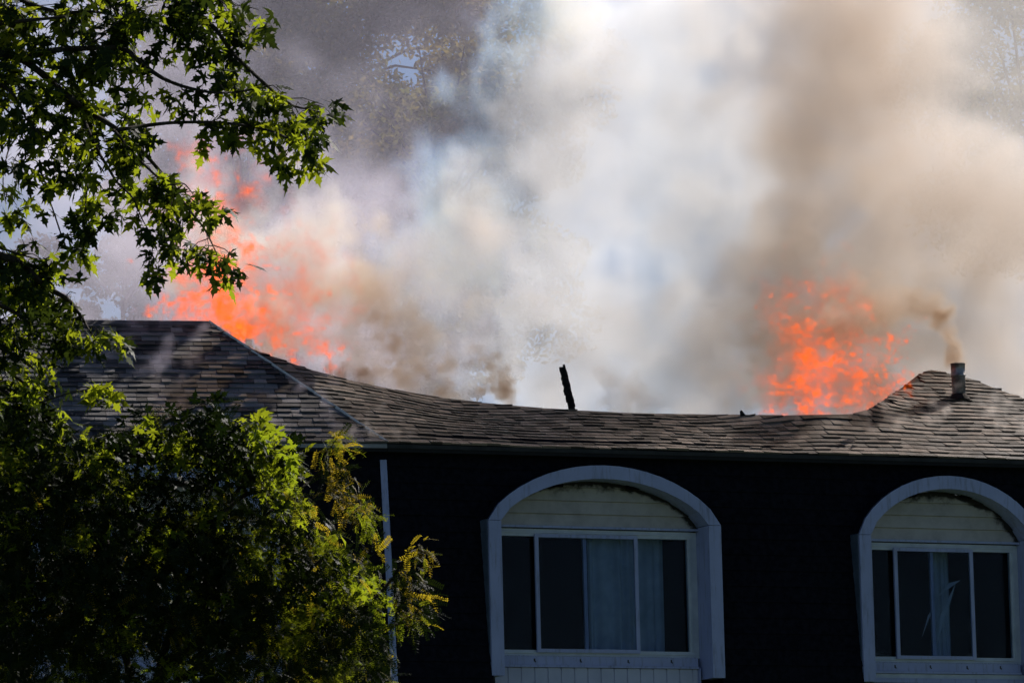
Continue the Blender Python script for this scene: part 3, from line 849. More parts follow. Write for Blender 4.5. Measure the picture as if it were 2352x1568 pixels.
maple_branch([(430, 900), (420, 1020), (440, 1120), (400, 1200)], .006, .003, 4, MY - .2, 0, (.05, .15), .2)
# lower left: a heavy bough, then the dense side of the crown
maple_branch([(-500, 1150), (-200, 1200), (0, 1250), (100, 1290), (220, 1400), (330, 1465), (390, 1540), (440, 1620), (470, 1660)], .04, .004, 5, MY - .3, 0, (.08, .25), .15)
for k in range(4): maple_branch([(-300, 1180 + 50 * k), (-60, 1200 + 55 * k), (80, 1240 + 45 * k), (180, 1270 + 60 * k)], .018, .004, 10, MY - .2 + .25 * k, 0, (.08, .25))
for k in range(7): maple_branch([(-300, 1470 + 105 * k), (-60, 1480 + 100 * k), (90, 1540 + 105 * k), (200 + 14 * k, 1640 + 110 * k)], .03, .004, 11, MY - .5 + .2 * (k % 4), 0, (.12, .4), 0, (.09, .13))
# crown above and to the left of the picture, which shades the branches below it
for k in range(16):
    a0 = tb + np.array([.2, 0, 9.0 + .38 * k]); an = RNG.uniform(-1.3, 1.5); L_ = RNG.uniform(2.0, 4.2)
    b0_ = a0 + np.array([math.cos(an) * L_, math.sin(an) * L_, RNG.uniform(.3, 1.2)])
    mb = MB(); mb.tube([a0, (a0 + b0_) / 2 + (0, 0, .2), b0_], [.06, .035, .01], 6); mb.build('branch', M_BARK, maple, True)
    for q in range(34):
        c = a0 + (b0_ - a0) * RNG.uniform(.25, 1.05) + rand_unit() * .35
        x, y = proj(c)
        if y > -70 and x > -60: continue
        maple_spray(c, rand_unit(), 6, .22)
LIT_SHARE = .95  # these sprays are nearly all in the sunlit colour
for (x, y) in ((178, 905), (200, 888), (222, 882), (236, 900), (215, 905), (556, 965), (580, 962), (600, 975), (592, 995), (566, 1005), (640, 1035), (660, 1050)):
    c = at_y(x, y, LY - .7); maple_spray(c, np.array([.6, 0, -.2]), 3, .05, (.10, .14))
mb = MB(); mb.tube([at_y(90, 925, LY - .6), at_y(150, 905, LY - .7), at_y(215, 890, LY - .7)], [.008, .006, .003], 5); mb.build('branch', M_BARK, maple, True)
mb = MB(); mb.tube([at_y(520, 1060, LY - .6), at_y(560, 1000, LY - .7), at_y(590, 968, LY - .7)], [.008, .006, .003], 5); mb.build('branch', M_BARK, maple, True)
mp.finish(300, 'leaf')

# --- honey locust in front of the near wing
LY = 39.0
locust = empty('honey_locust', (-3.6, LY + .2, 0), 'lower tree with feathery leaves hiding the near wing, some turning yellow', 'tree')
tb2 = np.array([-3.6, LY + .2, 0])
tr = MB(); tr.tube([tb2, tb2 + (.05, 0, 1.5), tb2 + (.1, .1, 3.4), tb2 + (.05, .1, 4.6)], [.2, .15, .11, .04], 10); tr.build('trunk', M_BARK, locust, True)
lp = Plant(locust, FROND + MAPLE[:3], [M_LOCUST, M_YELLOW, M_MAPLE_LIT, M_LOCUST_D], 'leaf')
def frond_spray(p, d, n, spread, size=(.10, .17), yel=0.0, maple_like=0.0, bright=.3):
    for k in range(n):
        q = p + rand_unit() * spread
        out = unit(d * .6 + rand_unit() * .8 + DOWN * .35); nz = unit(np.array([0, 0, 1.0]) + rand_unit() * .7)
        B = basis(out, nz, RNG.normal() * .5)
        if RNG.random() < maple_like: lp.add(q, B, RNG.uniform(.075, .11), 5 + int(RNG.integers(3)), 2 if RNG.random() < bright else 3)
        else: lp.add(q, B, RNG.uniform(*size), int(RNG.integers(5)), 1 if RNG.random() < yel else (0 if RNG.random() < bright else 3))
def bough(pts, r0, r1, parent=locust, Y0=LY, dY=0, n=None):
    n = n or len(pts) * 6; P = [at_y(x, y, Y0 + dY * k / n + .1 * math.sin(k * .6)) for k, (x, y) in enumerate(smooth_path(pts, n))]
    mb = MB(); mb.tube(P, list(np.linspace(r0, r1, n)), 6); mb.build('branch', M_BARK, parent, True); return P
B1 = bough([(330, 1620), (380, 1540), (440, 1490), (520, 1440), (600, 1400), (680, 1340)], .05, .01)
B2 = bough([(350, 1600), (480, 1520), (620, 1470), (740, 1440), (830, 1400), (900, 1330), (940, 1270), (968, 1262)], .03, .005)
B3 = bough([(360, 1560), (420, 1350), (480, 1230), (520, 1170), (580, 1130), (640, 1150), (720, 1200)], .035, .006)
B4 = bough([(400, 1400), (470, 1250), (560, 1100), (600, 1000), (620, 970)], .025, .005)
B5 = bough([(300, 1560), (260, 1350), (240, 1150), (300, 1020), (420, 950), (470, 920)], .035, .006)
B6 = bough([(250, 1300), (160, 1150), (90, 1050), (60, 960)], .03, .006)
B7 = bough([(600, 1190), (680, 1130), (732, 1085), (752, 1040), (782, 995)], .012, .003)
B8 = bough([(620, 1380), (720, 1300), (800, 1220), (852, 1160)], .016, .004)
B9 = bough([(700, 1500), (800, 1470), (900, 1440), (960, 1400), (985, 1360)], .016, .004)
B10 = bough([(120, 1023), (260, 1040), (420, 1062), (560, 1075)], .015, .006)
# crown outline, filled with sprays; (polygon, density per square metre, depth, share of yellow, share of lobed leaves)
def inside(poly, x, y):
    c = False; j = len(poly) - 1
    for i in range(len(poly)):
        xi, yi = poly[i]; xj, yj = poly[j]
        if (yi > y) != (yj > y) and x < (xj - xi) * (y - yi) / (yj - yi) + xi: c = not c
        j = i
    return c
FILL = [
    ([(-60, 900), (60, 940), (150, 990), (280, 985), (330, 945), (420, 960), (470, 925), (540, 960), (580, 1040), (640, 1100), (560, 1120), (420, 1080), (250, 1075), (100, 1100), (-60, 1100)], 40, 1.4, .0, .65),
    ([(-60, 1060), (200, 1040), (260, 1090), (300, 1180), (420, 1220), (520, 1240), (600, 1290), (620, 1400), (560, 1500), (500, 1600), (-60, 1600)], 58, 2.2, .015, .3),
    ([(420, 1220), (520, 1110), (600, 1090), (690, 1110), (730, 1190), (780, 1260), (860, 1310), (860, 1420), (800, 1480), (620, 1480), (560, 1400), (460, 1300)], 44, 1.6, .05, .3),
    ([(560, 1440), (700, 1420), (820, 1400), (880, 1440), (885, 1600), (480, 1600)], 40, 1.6, .04, .0),
    ([(880, 1310), (930, 1290), (985, 1340), (1000, 1370), (960, 1440), (890, 1460)], 30, .8, .18, .0),
    ([(735, 1060), (765, 1000), (810, 1030), (800, 1060), (760, 1080)], 40, .4, .4, .0),
    ([(745, 1085), (790, 1080), (806, 1150), (790, 1170)], 60, .4, .25, .0),
    ([(770, 1160), (850, 1150), (868, 1190), (862, 1270), (838, 1260), (820, 1190)], 40, .5, .25, .0),
    ([(560, 960), (605, 950), (615, 990), (640, 1010), (600, 1040), (560, 1010)], 40, .4, .0, 1.0),
    ([(585, 1020), (690, 1030), (680, 1070), (600, 1080)], 55, .6, .05, .9),
    ([(240, 1085), (330, 1095), (470, 1090), (500, 1150), (490, 1240), (300, 1230), (250, 1160)], 40, .8, .0, .4),
    ([(950, 1255), (975, 1250), (980, 1272), (958, 1280)], 60, .2, .8, 0),
]
HOLES = [(285, 1066, 20), (425, 1072, 12), (470, 1120, 14), (580, 1150, 22), (630, 1420, 16), (510, 1175, 20), (330, 1510, 34), (100, 1525, 26), (430, 1545, 22), (380, 1420, 10), (720, 1150, 20), (860, 1350, 10)]
BRIGHT = [.45, .14, .55, .25, .4, .4, .4, .4, 1, .8, .12, .3]  # share of leaves painted as sunlit in each outline, the rest as shaded
for (poly, dens, dep, yel, ml), br in zip(FILL, BRIGHT):
    xs_ = [p[0] for p in poly]; ys_ = [p[1] for p in poly]
    area = (max(xs_) - min(xs_)) * (max(ys_) - min(ys_)) / 306.0 ** 2
    for k in range(int(area * dens * 11.5)):
        x, y = RNG.uniform(min(xs_), max(xs_)), RNG.uniform(min(ys_), max(ys_))
        if not inside(poly, x, y): continue
        if any((x - hx)**2 + (y - hy)**2 < hr*hr and RNG.random() < .9 for hx, hy, hr in HOLES): continue
        c = at_y(x, y, LY + RNG.uniform(-.5, .5) * dep)
        d = unit(rand_unit() * .7 + np.array([.4, 0, .1]))
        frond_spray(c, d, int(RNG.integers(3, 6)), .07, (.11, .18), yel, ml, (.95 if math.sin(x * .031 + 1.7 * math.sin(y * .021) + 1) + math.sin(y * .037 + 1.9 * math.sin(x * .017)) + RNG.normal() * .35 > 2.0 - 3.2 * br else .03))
lp.finish(300, 'leaf')

# --- trees beyond the house
def far_tree(label, loc, height, crown_c, crown_r, n_leaf, n_clump, size, group='tall trees beyond the burning house', seed=0):
    r = np.random.default_rng(seed); root = empty('broadleaf_tree', loc, label, 'tree', group)
    loc = np.array(loc, float); cc = np.array(crown_c, float); cr = np.array(crown_r, float)
    mb = MB(); top = cc - (0, 0, cr[2] * .25)
    mb.tube([loc, loc * .6 + top * .4 + (.2, 0, 0), top], [height * .013, height * .006, height * .002], 10); 
    mb.build('trunk', M_BARK, root, True)
    cl = []
    for k in range(n_clump):
        u_ = r.normal(size=3); u_ /= np.linalg.norm(u_); cl.append(cc + u_ * cr * r.uniform(.35, 1.0) ** .6)
    bl = MB()
    for c in cl[::4]:
        a = cc + (c - cc) * .15 - (0, 0, cr[2] * .2); q_ = a + (c - a) * .8; bl.tube([a, (a + q_) / 2 + (0, 0, .2), q_], [height * .0014, height * .001, height * .0005], 5, False)
    bl.build('limbs', M_BARK, root, True)
    per = n_leaf // n_clump; vv = []
    for c in cl:
        rad = r.uniform(.5, 1.15) * cr.mean() * .30
        d = r.normal(size=(per, 3)); d /= np.linalg.norm(d, axis=1)[:, None]
        vv.append(c + d * (r.random((per, 1)) ** .45) * rad * np.array([1.15, 1.15, .75]))
    C = np.vstack(vv); n = len(C)
    a = r.normal(size=(n, 3)); a /= np.linalg.norm(a, axis=1)[:, None]; b = np.cross(a, r.normal(size=(n, 3))); b /= np.linalg.norm(b, axis=1)[:, None]
    sz = r.uniform(.6, 1.25, (n, 1)) * size
    V = np.stack([C - a * sz, C - b * sz * .42 + a * sz * .1, C + a * sz, C + b * sz * .42 + a * sz * .1], 1).reshape(-1, 3) - np.array(loc)
    Fc = np.arange(4 * n, dtype=np.int32)
    me = bpy.data.meshes.new('crown'); me.vertices.add(4 * n); me.vertices.foreach_set('co', V.astype(np.float32).ravel())
    me.loops.add(4 * n); me.loops.foreach_set('vertex_index', Fc); me.polygons.add(n); me.polygons.foreach_set('loop_start', np.arange(0, 4 * n, 4, dtype=np.int32)); me.update()
    o = bpy.data.objects.new('crown', me); me.materials.append(M_FAR); link(o, root); return root
def far_at(px, py, Y): p = at_y(px, py, Y); return p
def place_tree(label, px, py, Y, rx, rz, n_leaf, n_clump, size, seed):
    c = far_at(px, py, Y); far_tree(label, (c[0], Y, 0), c[2] + rz, c, (rx, rx * .8, rz), int(n_leaf * 1.7), n_clump, size * .6, seed=seed)
place_tree('dark tall tree seen through grey smoke above the near roof', 760, 60, 96, 4.2, 4.6, 42000, 70, .13, 1)
place_tree('dark tree with sky gaps at the edge of the white plume', 1010, 330, 92, 3.0, 5.2, 34000, 60, .12, 2)
place_tree('hazy small tree behind the near roof under the maple', 280, 640, 88, 1.6, 1.5, 9000, 26, .10, 3)
place_tree('dim tree behind the tan smoke over the near fire', 560, 420, 94, 2.2, 3.0, 18000, 40, .12, 4)
place_tree('pale tree veiled by smoke at the far right edge', 2360, 220, 98, 2.6, 4.6, 22000, 50, .12, 5)
place_tree('low bushy tree behind the near roof ridge under the left flames', 640, 760, 84, 2.6, 2.0, 12000, 36, .12, 8)
place_tree('low tree behind the sagging roof at the foot of the white plume', 1040, 800, 86, 1.5, 1.5, 6000, 26, .12, 9)

# ------------------------------------------------------------------ smoke and fire: density grids worked out here, turned into volumes by geometry nodes
def spec_noise(shape, vox, lmax, lmin, beta, seed, stretch=(1, 1, 1)):
    r = np.random.default_rng(seed)
    ks = [np.fft.fftfreq(n, vox) * stretch[i] for i, n in enumerate(shape)]
    ks[2] = np.fft.rfftfreq(shape[2], vox) * stretch[2]
    k = np.sqrt(ks[0][:, None, None]**2 + ks[1][None, :, None]**2 + ks[2][None, None, :]**2)
    amp = (k*k + (1/lmax)**2) ** (-beta/2) * np.exp(-(k * lmin)**2); amp[0, 0, 0] = 0
    n = np.fft.irfftn(np.fft.rfftn(r.normal(size=shape)) * amp, s=shape, axes=(0, 1, 2))
    return (n / n.std()).astype(np.float32)
class Grid:
    def __init__(s, mn, mx, vox):
        s.mn = np.array(mn, float); s.vox = vox
        s.res = [int(round((mx[i] - mn[i]) / vox)) + 1 for i in range(3)]
        s.mx = s.mn + vox * (np.array(s.res) - 1)
        s.X, s.Y, s.Z = np.meshgrid(*[s.mn[i] + vox * np.arange(s.res[i]) for i in range(3)], indexing='ij')
        s.X = s.X.astype(np.float32); s.Y = s.Y.astype(np.float32); s.Z = s.Z.astype(np.float32)
    def noise(s, lmax, lmin, beta, seed, stretch=(1, 1, 1)): return spec_noise(s.res, s.vox, lmax, lmin, beta, seed, stretch)
    def warp(s, amp, lmax, lmin, seed):
        s.W = [amp * s.noise(lmax, lmin, 2.4, seed + i) for i in range(3)]
    def field(s, blobs, warped=True):
        """union of soft balls: (px, py, r_px, Y[, z_stretch][, strength])"""
        X, Y, Z_ = (s.X + s.W[0], s.Y + s.W[1], s.Z + s.W[2]) if warped else (s.X, s.Y, s.Z)
        out = np.ones(s.res, np.float32)
        for b in blobs:
            px, py, rp, Yb = b[:4]; st = b[4] if len(b) > 4 else 1.0; q = b[5] if len(b) > 5 else 1.0
            c = at_y(px, py, Yb); r_ = rp * Yb / F
            d2 = ((X - c[0])**2 + (Y - c[1])**2 + ((Z_ - c[2]) / st)**2) / (r_ * r_)
            out *= 1 - q * np.clip(1 - d2, 0, 1) ** 1.2
        return 1 - out
def sm(x, a, b):
    t = np.clip((x - a) / (b - a), 0, 1); return t * t * (3 - 2 * t)
def dn(f, n, amp, lo, hi):
    return sm(f + amp * n, lo, hi) * sm(f, .01, .22)
def make_volume(name, g, dens, mat, label, cat, kind='stuff'):
    n = int(np.prod(g.res)); me = bpy.data.meshes.new(name); me.vertices.add(n)
    a = me.attributes.new('rho', 'FLOAT', 'POINT'); a.data.foreach_set('value', dens.astype(np.float32).ravel())
    me.vertices.foreach_set('co', np.stack([g.X, g.Y, g.Z], -1).astype(np.float32).ravel())
    o = bpy.data.objects.new(name, me); link(o)
    t = bpy.data.node_groups.new(name, 'GeometryNodeTree')
    t.interface.new_socket('Geometry', in_out='INPUT', socket_type='NodeSocketGeometry'); t.interface.new_socket('Geometry', in_out='OUTPUT', socket_type='NodeSocketGeometry')
    N = t.nodes.new; L = t.links.new
    gi, go, vc = N('NodeGroupInput'), N('NodeGroupOutput'), N('GeometryNodeVolumeCube')
    vc.inputs['Min'].default_value = g.mn.tolist(); vc.inputs['Max'].default_value = g.mx.tolist()
    for k, v in zip('XYZ', g.res): vc.inputs['Resolution ' + k].default_value = v
    def vm(op, src, val):
        m = N('ShaderNodeVectorMath'); m.operation = op; L(src, m.inputs[0])
        if val is not None: m.inputs[1].default_value = val
        return m
    x = vm('SUBTRACT', N('GeometryNodeInputPosition').outputs[0], g.mn.tolist())
    x = vm('SCALE', x.outputs[0], None); x.inputs['Scale'].default_value = 1 / g.vox
    x = vm('ADD', x.outputs[0], (.5, .5, .5)); x = vm('FLOOR', x.outputs[0], None)
    x = vm('DOT_PRODUCT', x.outputs[0], (g.res[1] * g.res[2], g.res[2], 1))
    na = N('GeometryNodeInputNamedAttribute'); na.data_type = 'FLOAT'; na.inputs[0].default_value = 'rho'
    si = N('GeometryNodeSampleIndex'); si.data_type = 'FLOAT'; si.domain = 'POINT'; si.clamp = True
    L(gi.outputs[0], si.inputs['Geometry']); L(na.outputs[0], si.inputs['Value']); L(x.outputs['Value'], si.inputs['Index']); L(si.outputs[0], vc.inputs['Density'])
    smn = N('GeometryNodeSetMaterial'); smn.inputs['Material'].default_value = mat
    L(vc.outputs[0], smn.inputs[0]); L(smn.outputs[0], go.inputs[0])
    o.modifiers.new('grid', 'NODES').node_group = t
    tag(o, label, cat, None, kind); return o
def smoke_mat(name, scat, absorb, g=.55, step=2.0):
    """scattering and absorption per metre, per colour: fine smoke scatters blue a little more than red"""
    m = bpy.data.materials.new(name); m.use_nodes = True; nt = m.node_tree; nt.nodes.clear()
    N, L = nt.nodes.new, nt.links.new
    at = N('ShaderNodeAttribute'); at.attribute_name = 'density'
    vs, va, ad, out = N('ShaderNodeVolumeScatter'), N('ShaderNodeVolumeAbsorption'), N('ShaderNodeAddShader'), N('ShaderNodeOutputMaterial')
    vs.inputs['Color'].default_value = (*scat, 1); vs.inputs['Anisotropy'].default_value = g
    va.inputs['Color'].default_value = (1 - absorb[0], 1 - absorb[1], 1 - absorb[2], 1)
    L(at.outputs['Fac'], vs.inputs['Density']); L(at.outputs['Fac'], va.inputs['Density'])
    L(vs.outputs[0], ad.inputs[0]); L(va.outputs[0], ad.inputs[1]); L(ad.outputs[0], out.inputs['Volume'])
    m.cycles.volume_step_rate = step; m.cycles.homogeneous_volume = False; return m
def fire_mat(name, stops, strength, dens=0.0, step=1.5):
    m = bpy.data.materials.new(name); m.use_nodes = True; nt = m.node_tree; nt.nodes.clear()
    pv = nt.nodes.new('ShaderNodeVolumePrincipled'); out = nt.nodes.new('ShaderNodeOutputMaterial'); nt.links.new(pv.outputs[0], out.inputs['Volume'])
    at = nt.nodes.new('ShaderNodeAttribute'); at.attribute_name = 'density'
    pv.inputs['Density Attribute'].default_value = ''
    pw = nt.nodes.new('ShaderNodeMath'); pw.operation = 'POWER'; nt.links.new(at.outputs['Fac'], pw.inputs[0]); pw.inputs[1].default_value = 1.35
    md = nt.nodes.new('ShaderNodeMath'); md.operation = 'MULTIPLY'; nt.links.new(pw.outputs[0], md.inputs[0]); md.inputs[1].default_value = dens; nt.links.new(md.outputs[0], pv.inputs['Density'])
    pv.inputs['Color'].default_value = (.25, .08, .02, 1)
    nt.links.new(ramp(nt, at.outputs['Fac'], stops), pv.inputs['Emission Color'])
    mu = nt.nodes.new('ShaderNodeMath'); mu.operation = 'MULTIPLY'; nt.links.new(pw.outputs[0], mu.inputs[0]); mu.inputs[1].default_value = strength
    nt.links.new(mu.outputs[0], pv.inputs['Emission Strength'])
    m.cycles.volume_step_rate = step; return m

M_SM_W = smoke_mat('white_smoke', (.80, .88, 1.0), (.004, .008, .006), .58)
M_SM_B = smoke_mat('brown_smoke', (.86, .88, .92), (.18, .265, .35), .52)
M_SM_G = smoke_mat('grey_smoke', (.84, .82, 1.0), (.09, .14, .10), .55)
M_SM_T = smoke_mat('tan_smoke', (.90, .90, .90), (.12, .21, .31), .5, 1.5)
M_SM_BLUE = smoke_mat('blue_smoke', (.42, .64, 1.0), (.0, .0, .0), .5)
M_SM_D = smoke_mat('dark_brown_smoke', (.66, .63, .60), (.26, .40, .56), .5, 1.5)

# white plume in the middle
gw = Grid((-2.6, 65.5, 8.2), (5.2, 72.0, 17.5), .11)
gw.warp(.30, 2.0, .15, 11)
n1 = gw.noise(1.1, .10, 2.3, 21)
fw = gw.field([(1230, 930, 160, 67.5), (1450, 860, 170, 68), (1560, 880, 150, 67.8), (1340, 940, 150, 67.6), (1140, 940, 90, 67.6), (1330, 860, 190, 68), (1260, 760, 190, 68.5), (1330, 660, 210, 68.5), (1240, 560, 200, 69), (1340, 470, 230, 69), (1270, 380, 190, 69), (1400, 300, 240, 69), (1330, 200, 190, 69),
    (1480, 150, 250, 69), (1400, 60, 190, 69.5), (1520, -20, 270, 69), (1620, 250, 230, 69), (1560, 420, 230, 69), (1520, 620, 230, 69), (1500, 800, 200, 68.5), (1440, 930, 170, 67.5), (1140, 900, 90, 68, 1, .9), (1150, 680, 130, 69, 1, .6), (1100, 820, 130, 69, 1, .7), (1020, 740, 130, 69, 1, .5), (1040, 600, 120, 69, 1, .4), (1100, 430, 90, 69), (1180, 330, 110, 69), (1660, 110, 210, 69.5), (1700, 330, 200, 69.5), (1660, 560, 200, 69), (1620, 760, 190, 68.8), (1600, 900, 150, 68)])
make_volume('white_smoke', gw, 0.85 * dn(fw, n1, .13, .28, .95) + .08 * dn(fw, n1, .05, .02, .4), M_SM_W, 'billowing white smoke plume rising from the sagging middle of the roof', 'smoke')

# brown column on the right
gb = Grid((1.6, 65.8, 8.6), (9.2, 72.6, 17.5), .12)
gb.warp(.32, 2.2, .2, 31)
n2 = gb.noise(1.2, .12, 2.3, 41)
fb_ = gb.field([(1690, 900, 150, 68.3), (1720, 780, 170, 68.3), (1780, 660, 190, 68.3), (1830, 540, 200, 68.8), (1800, 420, 210, 69.3), (1880, 300, 220, 69.3), (1950, 180, 230, 69.3), (1830, 100, 230, 69.3), (1980, 40, 260, 69.3), (1880, -80, 260, 69.3), (2120, 140, 200, 69.8),
    (2050, 350, 220, 70.3), (2180, 500, 240, 70.3), (2080, 620, 190, 69.8), (2280, 640, 230, 70.3), (2200, 780, 200, 69.8), (2330, 830, 180, 69.8), (2080, 800, 150, 69.3), (2340, 420, 180, 70.3, 1, .8), (1930, 760, 160, 69.3), (1800, 900, 150, 68.8), (1950, 880, 150, 69.1), (2060, 900, 140, 68.9)])
make_volume('brown_smoke', gb, 0.72 * dn(fb_, n2, .16, .22, 1.0) + .20 * sm(fb_, .0, .3) + .11 * sm(gb.X, 2.6, 4.2) * sm(gb.Y, 66.2, 67.5) * sm(-gb.Y, -72.4, -71), M_SM_B, 'brown smoke column drifting up behind the right-hand flames and vent pipe', 'smoke')

# thin grey haze over the left
gg = Grid((-8.0, 66.5, 8.6), (1.6, 72.5, 17.5), .15)
gg.warp(.45, 2.5, .25, 51)
n3 = gg.noise(1.6, .2, 2.3, 61)
fg_ = gg.field([(880, 330, 240, 69, 1, .28), (960, 120, 230, 69, 1, .16), (780, 100, 200, 69, 1, .1), (700, 480, 240, 69, 1, .8), (920, 540, 210, 69, 1, .75), (640, 640, 230, 69), (850, 730, 220, 69), (1000, 700, 190, 69), (1050, 580, 180, 69), (420, 640, 230, 69), (230, 700, 250, 69), (60, 650, 230, 69),
    (300, 420, 260, 69, 1, .9), (80, 420, 260, 69), (360, 150, 250, 69, 1, .7), (430, -30, 200, 69, 1, .6), (120, 180, 260, 69, 1, .9), (-60, 40, 240, 69, 1, .9), (1000, 880, 150, 69), (540, 330, 190, 69, 1, .6), (960, 760, 170, 68), (1060, 850, 140, 68), (820, 640, 170, 68)])
make_volume('grey_smoke', gg, .50 * dn(fg_, n3, .16, .10, 1.1) + .03 * sm(gg.Y, 66.5, 68) * sm(-gg.Y, -72.5, -71), M_SM_G, 'thin grey smoke haze spreading in front of the dark trees', 'smoke')

# tan smoke round the near fire
gt = Grid((-4.8, 64.4, 8.8), (0.8, 67.8, 13.4), .07)
gt.warp(.20, 1.2, .1, 71)
n4 = gt.noise(.8, .07, 2.2, 81)
ft = gt.field([(500, 660, 120, 65.4), (510, 560, 120, 65.5), (620, 770, 110, 65.2), (440, 690, 90, 65.3), (480, 450, 110, 65.7, 1, .7), (640, 690, 120, 66.3), (720, 640, 150, 66.5), (800, 560, 130, 66.7), (700, 520, 130, 66.7), (860, 700, 130, 66.5), (780, 780, 110, 66.1), (600, 720, 80, 65.9), (640, 420, 110, 66.7, 1, .6), (560, 560, 90, 66.5, 1, .6), (920, 820, 100, 66.3), (1000, 860, 90, 66.5, 1, .7)])
make_volume('tan_smoke', gt, 1.5 * dn(ft, n4, .17, .28, 1.0), M_SM_T, 'tan smoke rolling over the roof beside the left-hand flames', 'smoke')

# darker puffs hugging the roof
gd = Grid((-2.6, 62.6, 8.6), (.4, 64.8, 11.4), .05)
gd.warp(.13, .8, .06, 91)
n5 = gd.noise(.5, .05, 2.1, 101)
fd = gd.field([(930, 870, 42, 63.6), (900, 830, 45, 63.7), (870, 790, 36, 63.8), (835, 750, 24, 63.9), (850, 860, 50, 63.8), (800, 845, 45, 63.8, 1, .8), (1150, 905, 36, 63.9), (1110, 880, 46, 64), (1100, 830, 46, 64.1, 1, .8), (1140, 840, 40, 64.1, 1, .7), (1180, 918, 22, 63.8), (1050, 900, 40, 64, 1, .7)])
make_volume('dark_puff_smoke', gd, 7.0 * dn(fd, n5, .22, .30, 1.0), M_SM_D, 'dark brown smoke puffs boiling along the sagging roof edge', 'smoke')

# ochre ball and the wisp from the vent pipe
go_ = Grid((2.7, 63.4, 9.2), (6.2, 67.4, 12.6), .055)
go_.warp(.15, .9, .06, 111)
n6 = go_.noise(.5, .05, 2.1, 121)
wisp = [(px, py, r_, pb[1] + dy) for px, py, r_, dy in ((2203, 826, 26, 0), (2200, 808, 28, 0), (2192, 786, 32, 0), (2182, 762, 36, 0), (2170, 738, 40, .1))]
wisp2 = [(1960, 735, 70, 64.6), (1900, 745, 60, 64.5), (2152, 716, 48, pb[1] + .1), (2124, 702, 54, pb[1] + .2), (2090, 698, 58, pb[1] + .3), (2055, 706, 60, pb[1] + .4), (2020, 716, 56, pb[1] + .5)]
fo = go_.field([(1950, 690, 90, 65.4), (1990, 660, 80, 65.4), (1900, 720, 70, 65.4), (2030, 700, 60, 65.4)])
go_.W = [q * .35 for q in go_.W]
fo2 = go_.field(wisp); fo4 = go_.field(wisp2)
go_.W = [q / .35 for q in go_.W]
fo3 = go_.field([(1840, 890, 140, 66.4), (1960, 880, 120, 66.5), (1790, 780, 120, 66.4), (1880, 780, 120, 66.4), (1780, 930, 110, 66.2), (2040, 860, 90, 66.8)])
make_volume('ochre_smoke', go_, 1.6 * dn(fo, n6, .18, .3, 1.0) + 1.1 * dn(fo3, n6, .2, .3, 1.1) + 10.0 * dn(fo2, n6, .22, .30, 1.0) + 3.2 * dn(fo4, n6, .24, .35, 1.0), M_SM_D, 'ochre smoke ball above the right flames and wisp from the vent pipe', 'smoke')

# low white puff and threads of smoke lifting off the shingles
gl_ = Grid((.4, 63.6, 8.8), (2.2, 65.4, 10.6), .05)
gl_.warp(.14, .8, .06, 131); n7 = gl_.noise(.5, .05, 2.1, 141)
fl = gl_.field([(1400, 930, 60, 64.6), (1450, 915, 65, 64.6), (1420, 880, 50, 64.7), (1480, 890, 45, 64.7), (1500, 940, 55, 64.5)])
make_volume('low_smoke_puff', gl_, 2.2 * dn(fl, n7, .2, .3, 1.0), M_SM_W, 'pale puff of smoke low on the roof beside the charred post', 'smoke')
gr = Grid((3.6, 60.6, 8.3), (7.2, 64.6, 10.4), .05)
gr.warp(.16, .8, .06, 151); n8 = gr.noise(.45, .05, 2.0, 161, (1, 1, .6))
tips = [(2020 + 28 * k, 985 + 9 * (k % 3) - 12 * (k % 2), 46, None) for k in range(13)]
bl_ = []
for (x, y, r_, _) in tips:
    if 2150 < x < 2260: continue
    p = roof_at(x, y); bl_.append((x, y - 12, r_, p[1] - .12, 1.3))
for (x, y) in ((2310, 930), (2345, 960)): p = roof_at(x, y); bl_.append((x, y, 55, p[1] - .1, 1.0))
fr_ = gr.field(bl_)
make_volume('roof_smoke_wisps', gr, 2.2 * dn(fr_ * .8, n8, .28, .5, 1.2) * sm(-((gr.X - E0[0]) * nRo[0] + (gr.Y - E0[1]) * nRo[1]), .02, .25), M_SM_T, 'thin threads of smoke lifting off the shingles below the vent pipe', 'smoke')
gc = Grid((-2.6, 59.2, 8.3), (-.6, 61.6, 10.4), .045)
gc.warp(.12, .7, .05, 171); n9 = gc.noise(.4, .05, 2.0, 181)
fc_ = gc.field([(870, 1000, 36, 59.85), (900, 1005, 30, 59.85), (840, 1012, 30, 59.8), (930, 1000, 30, 60.0, 1, .8), (800, 1005, 26, 59.85, 1, .7), (900, 975, 34, 60.2, 1.4, .6)])
make_volume('eave_smoke_wisps', gc, 3.0 * dn(fc_, n9, .25, .45, 1.2) * sm(gc.Z, E0[2] - .03, E0[2] + .05), M_SM_T, 'faint brown smoke seeping out at the foot of the hip', 'smoke')

# thin blue edge of the white plume, a bright puff between the left flames, a veil over the near roof
ge = Grid((-2.6, 66.0, 9.4), (1.4, 70.0, 17.0), .11)
ge.warp(.28, 1.6, .12, 191); n10 = ge.noise(.9, .09, 2.2, 195)
fe = ge.field([(1050, 430, 140, 68), (1120, 340, 130, 68), (1190, 200, 130, 68), (1250, 70, 130, 68), (1290, -40, 130, 68), (1010, 530, 140, 68), (1090, 560, 150, 68), (1010, 640, 140, 68), (930, 600, 120, 68, 1, .8), (1080, 680, 140, 68), (1000, 760, 120, 68, 1, .8), (1150, 480, 130, 68)])
make_volume('blue_smoke', ge, 1.0 * dn(fe, n10, .14, .12, .9), M_SM_BLUE, 'thin blue-white smoke along the edge of the plume against the trees', 'smoke')
gq = Grid((-4.0, 62.9, 9.0), (-2.2, 64.4, 11.2), .05)
gq.warp(.12, .7, .06, 201); n11 = gq.noise(.45, .05, 2.1, 205)
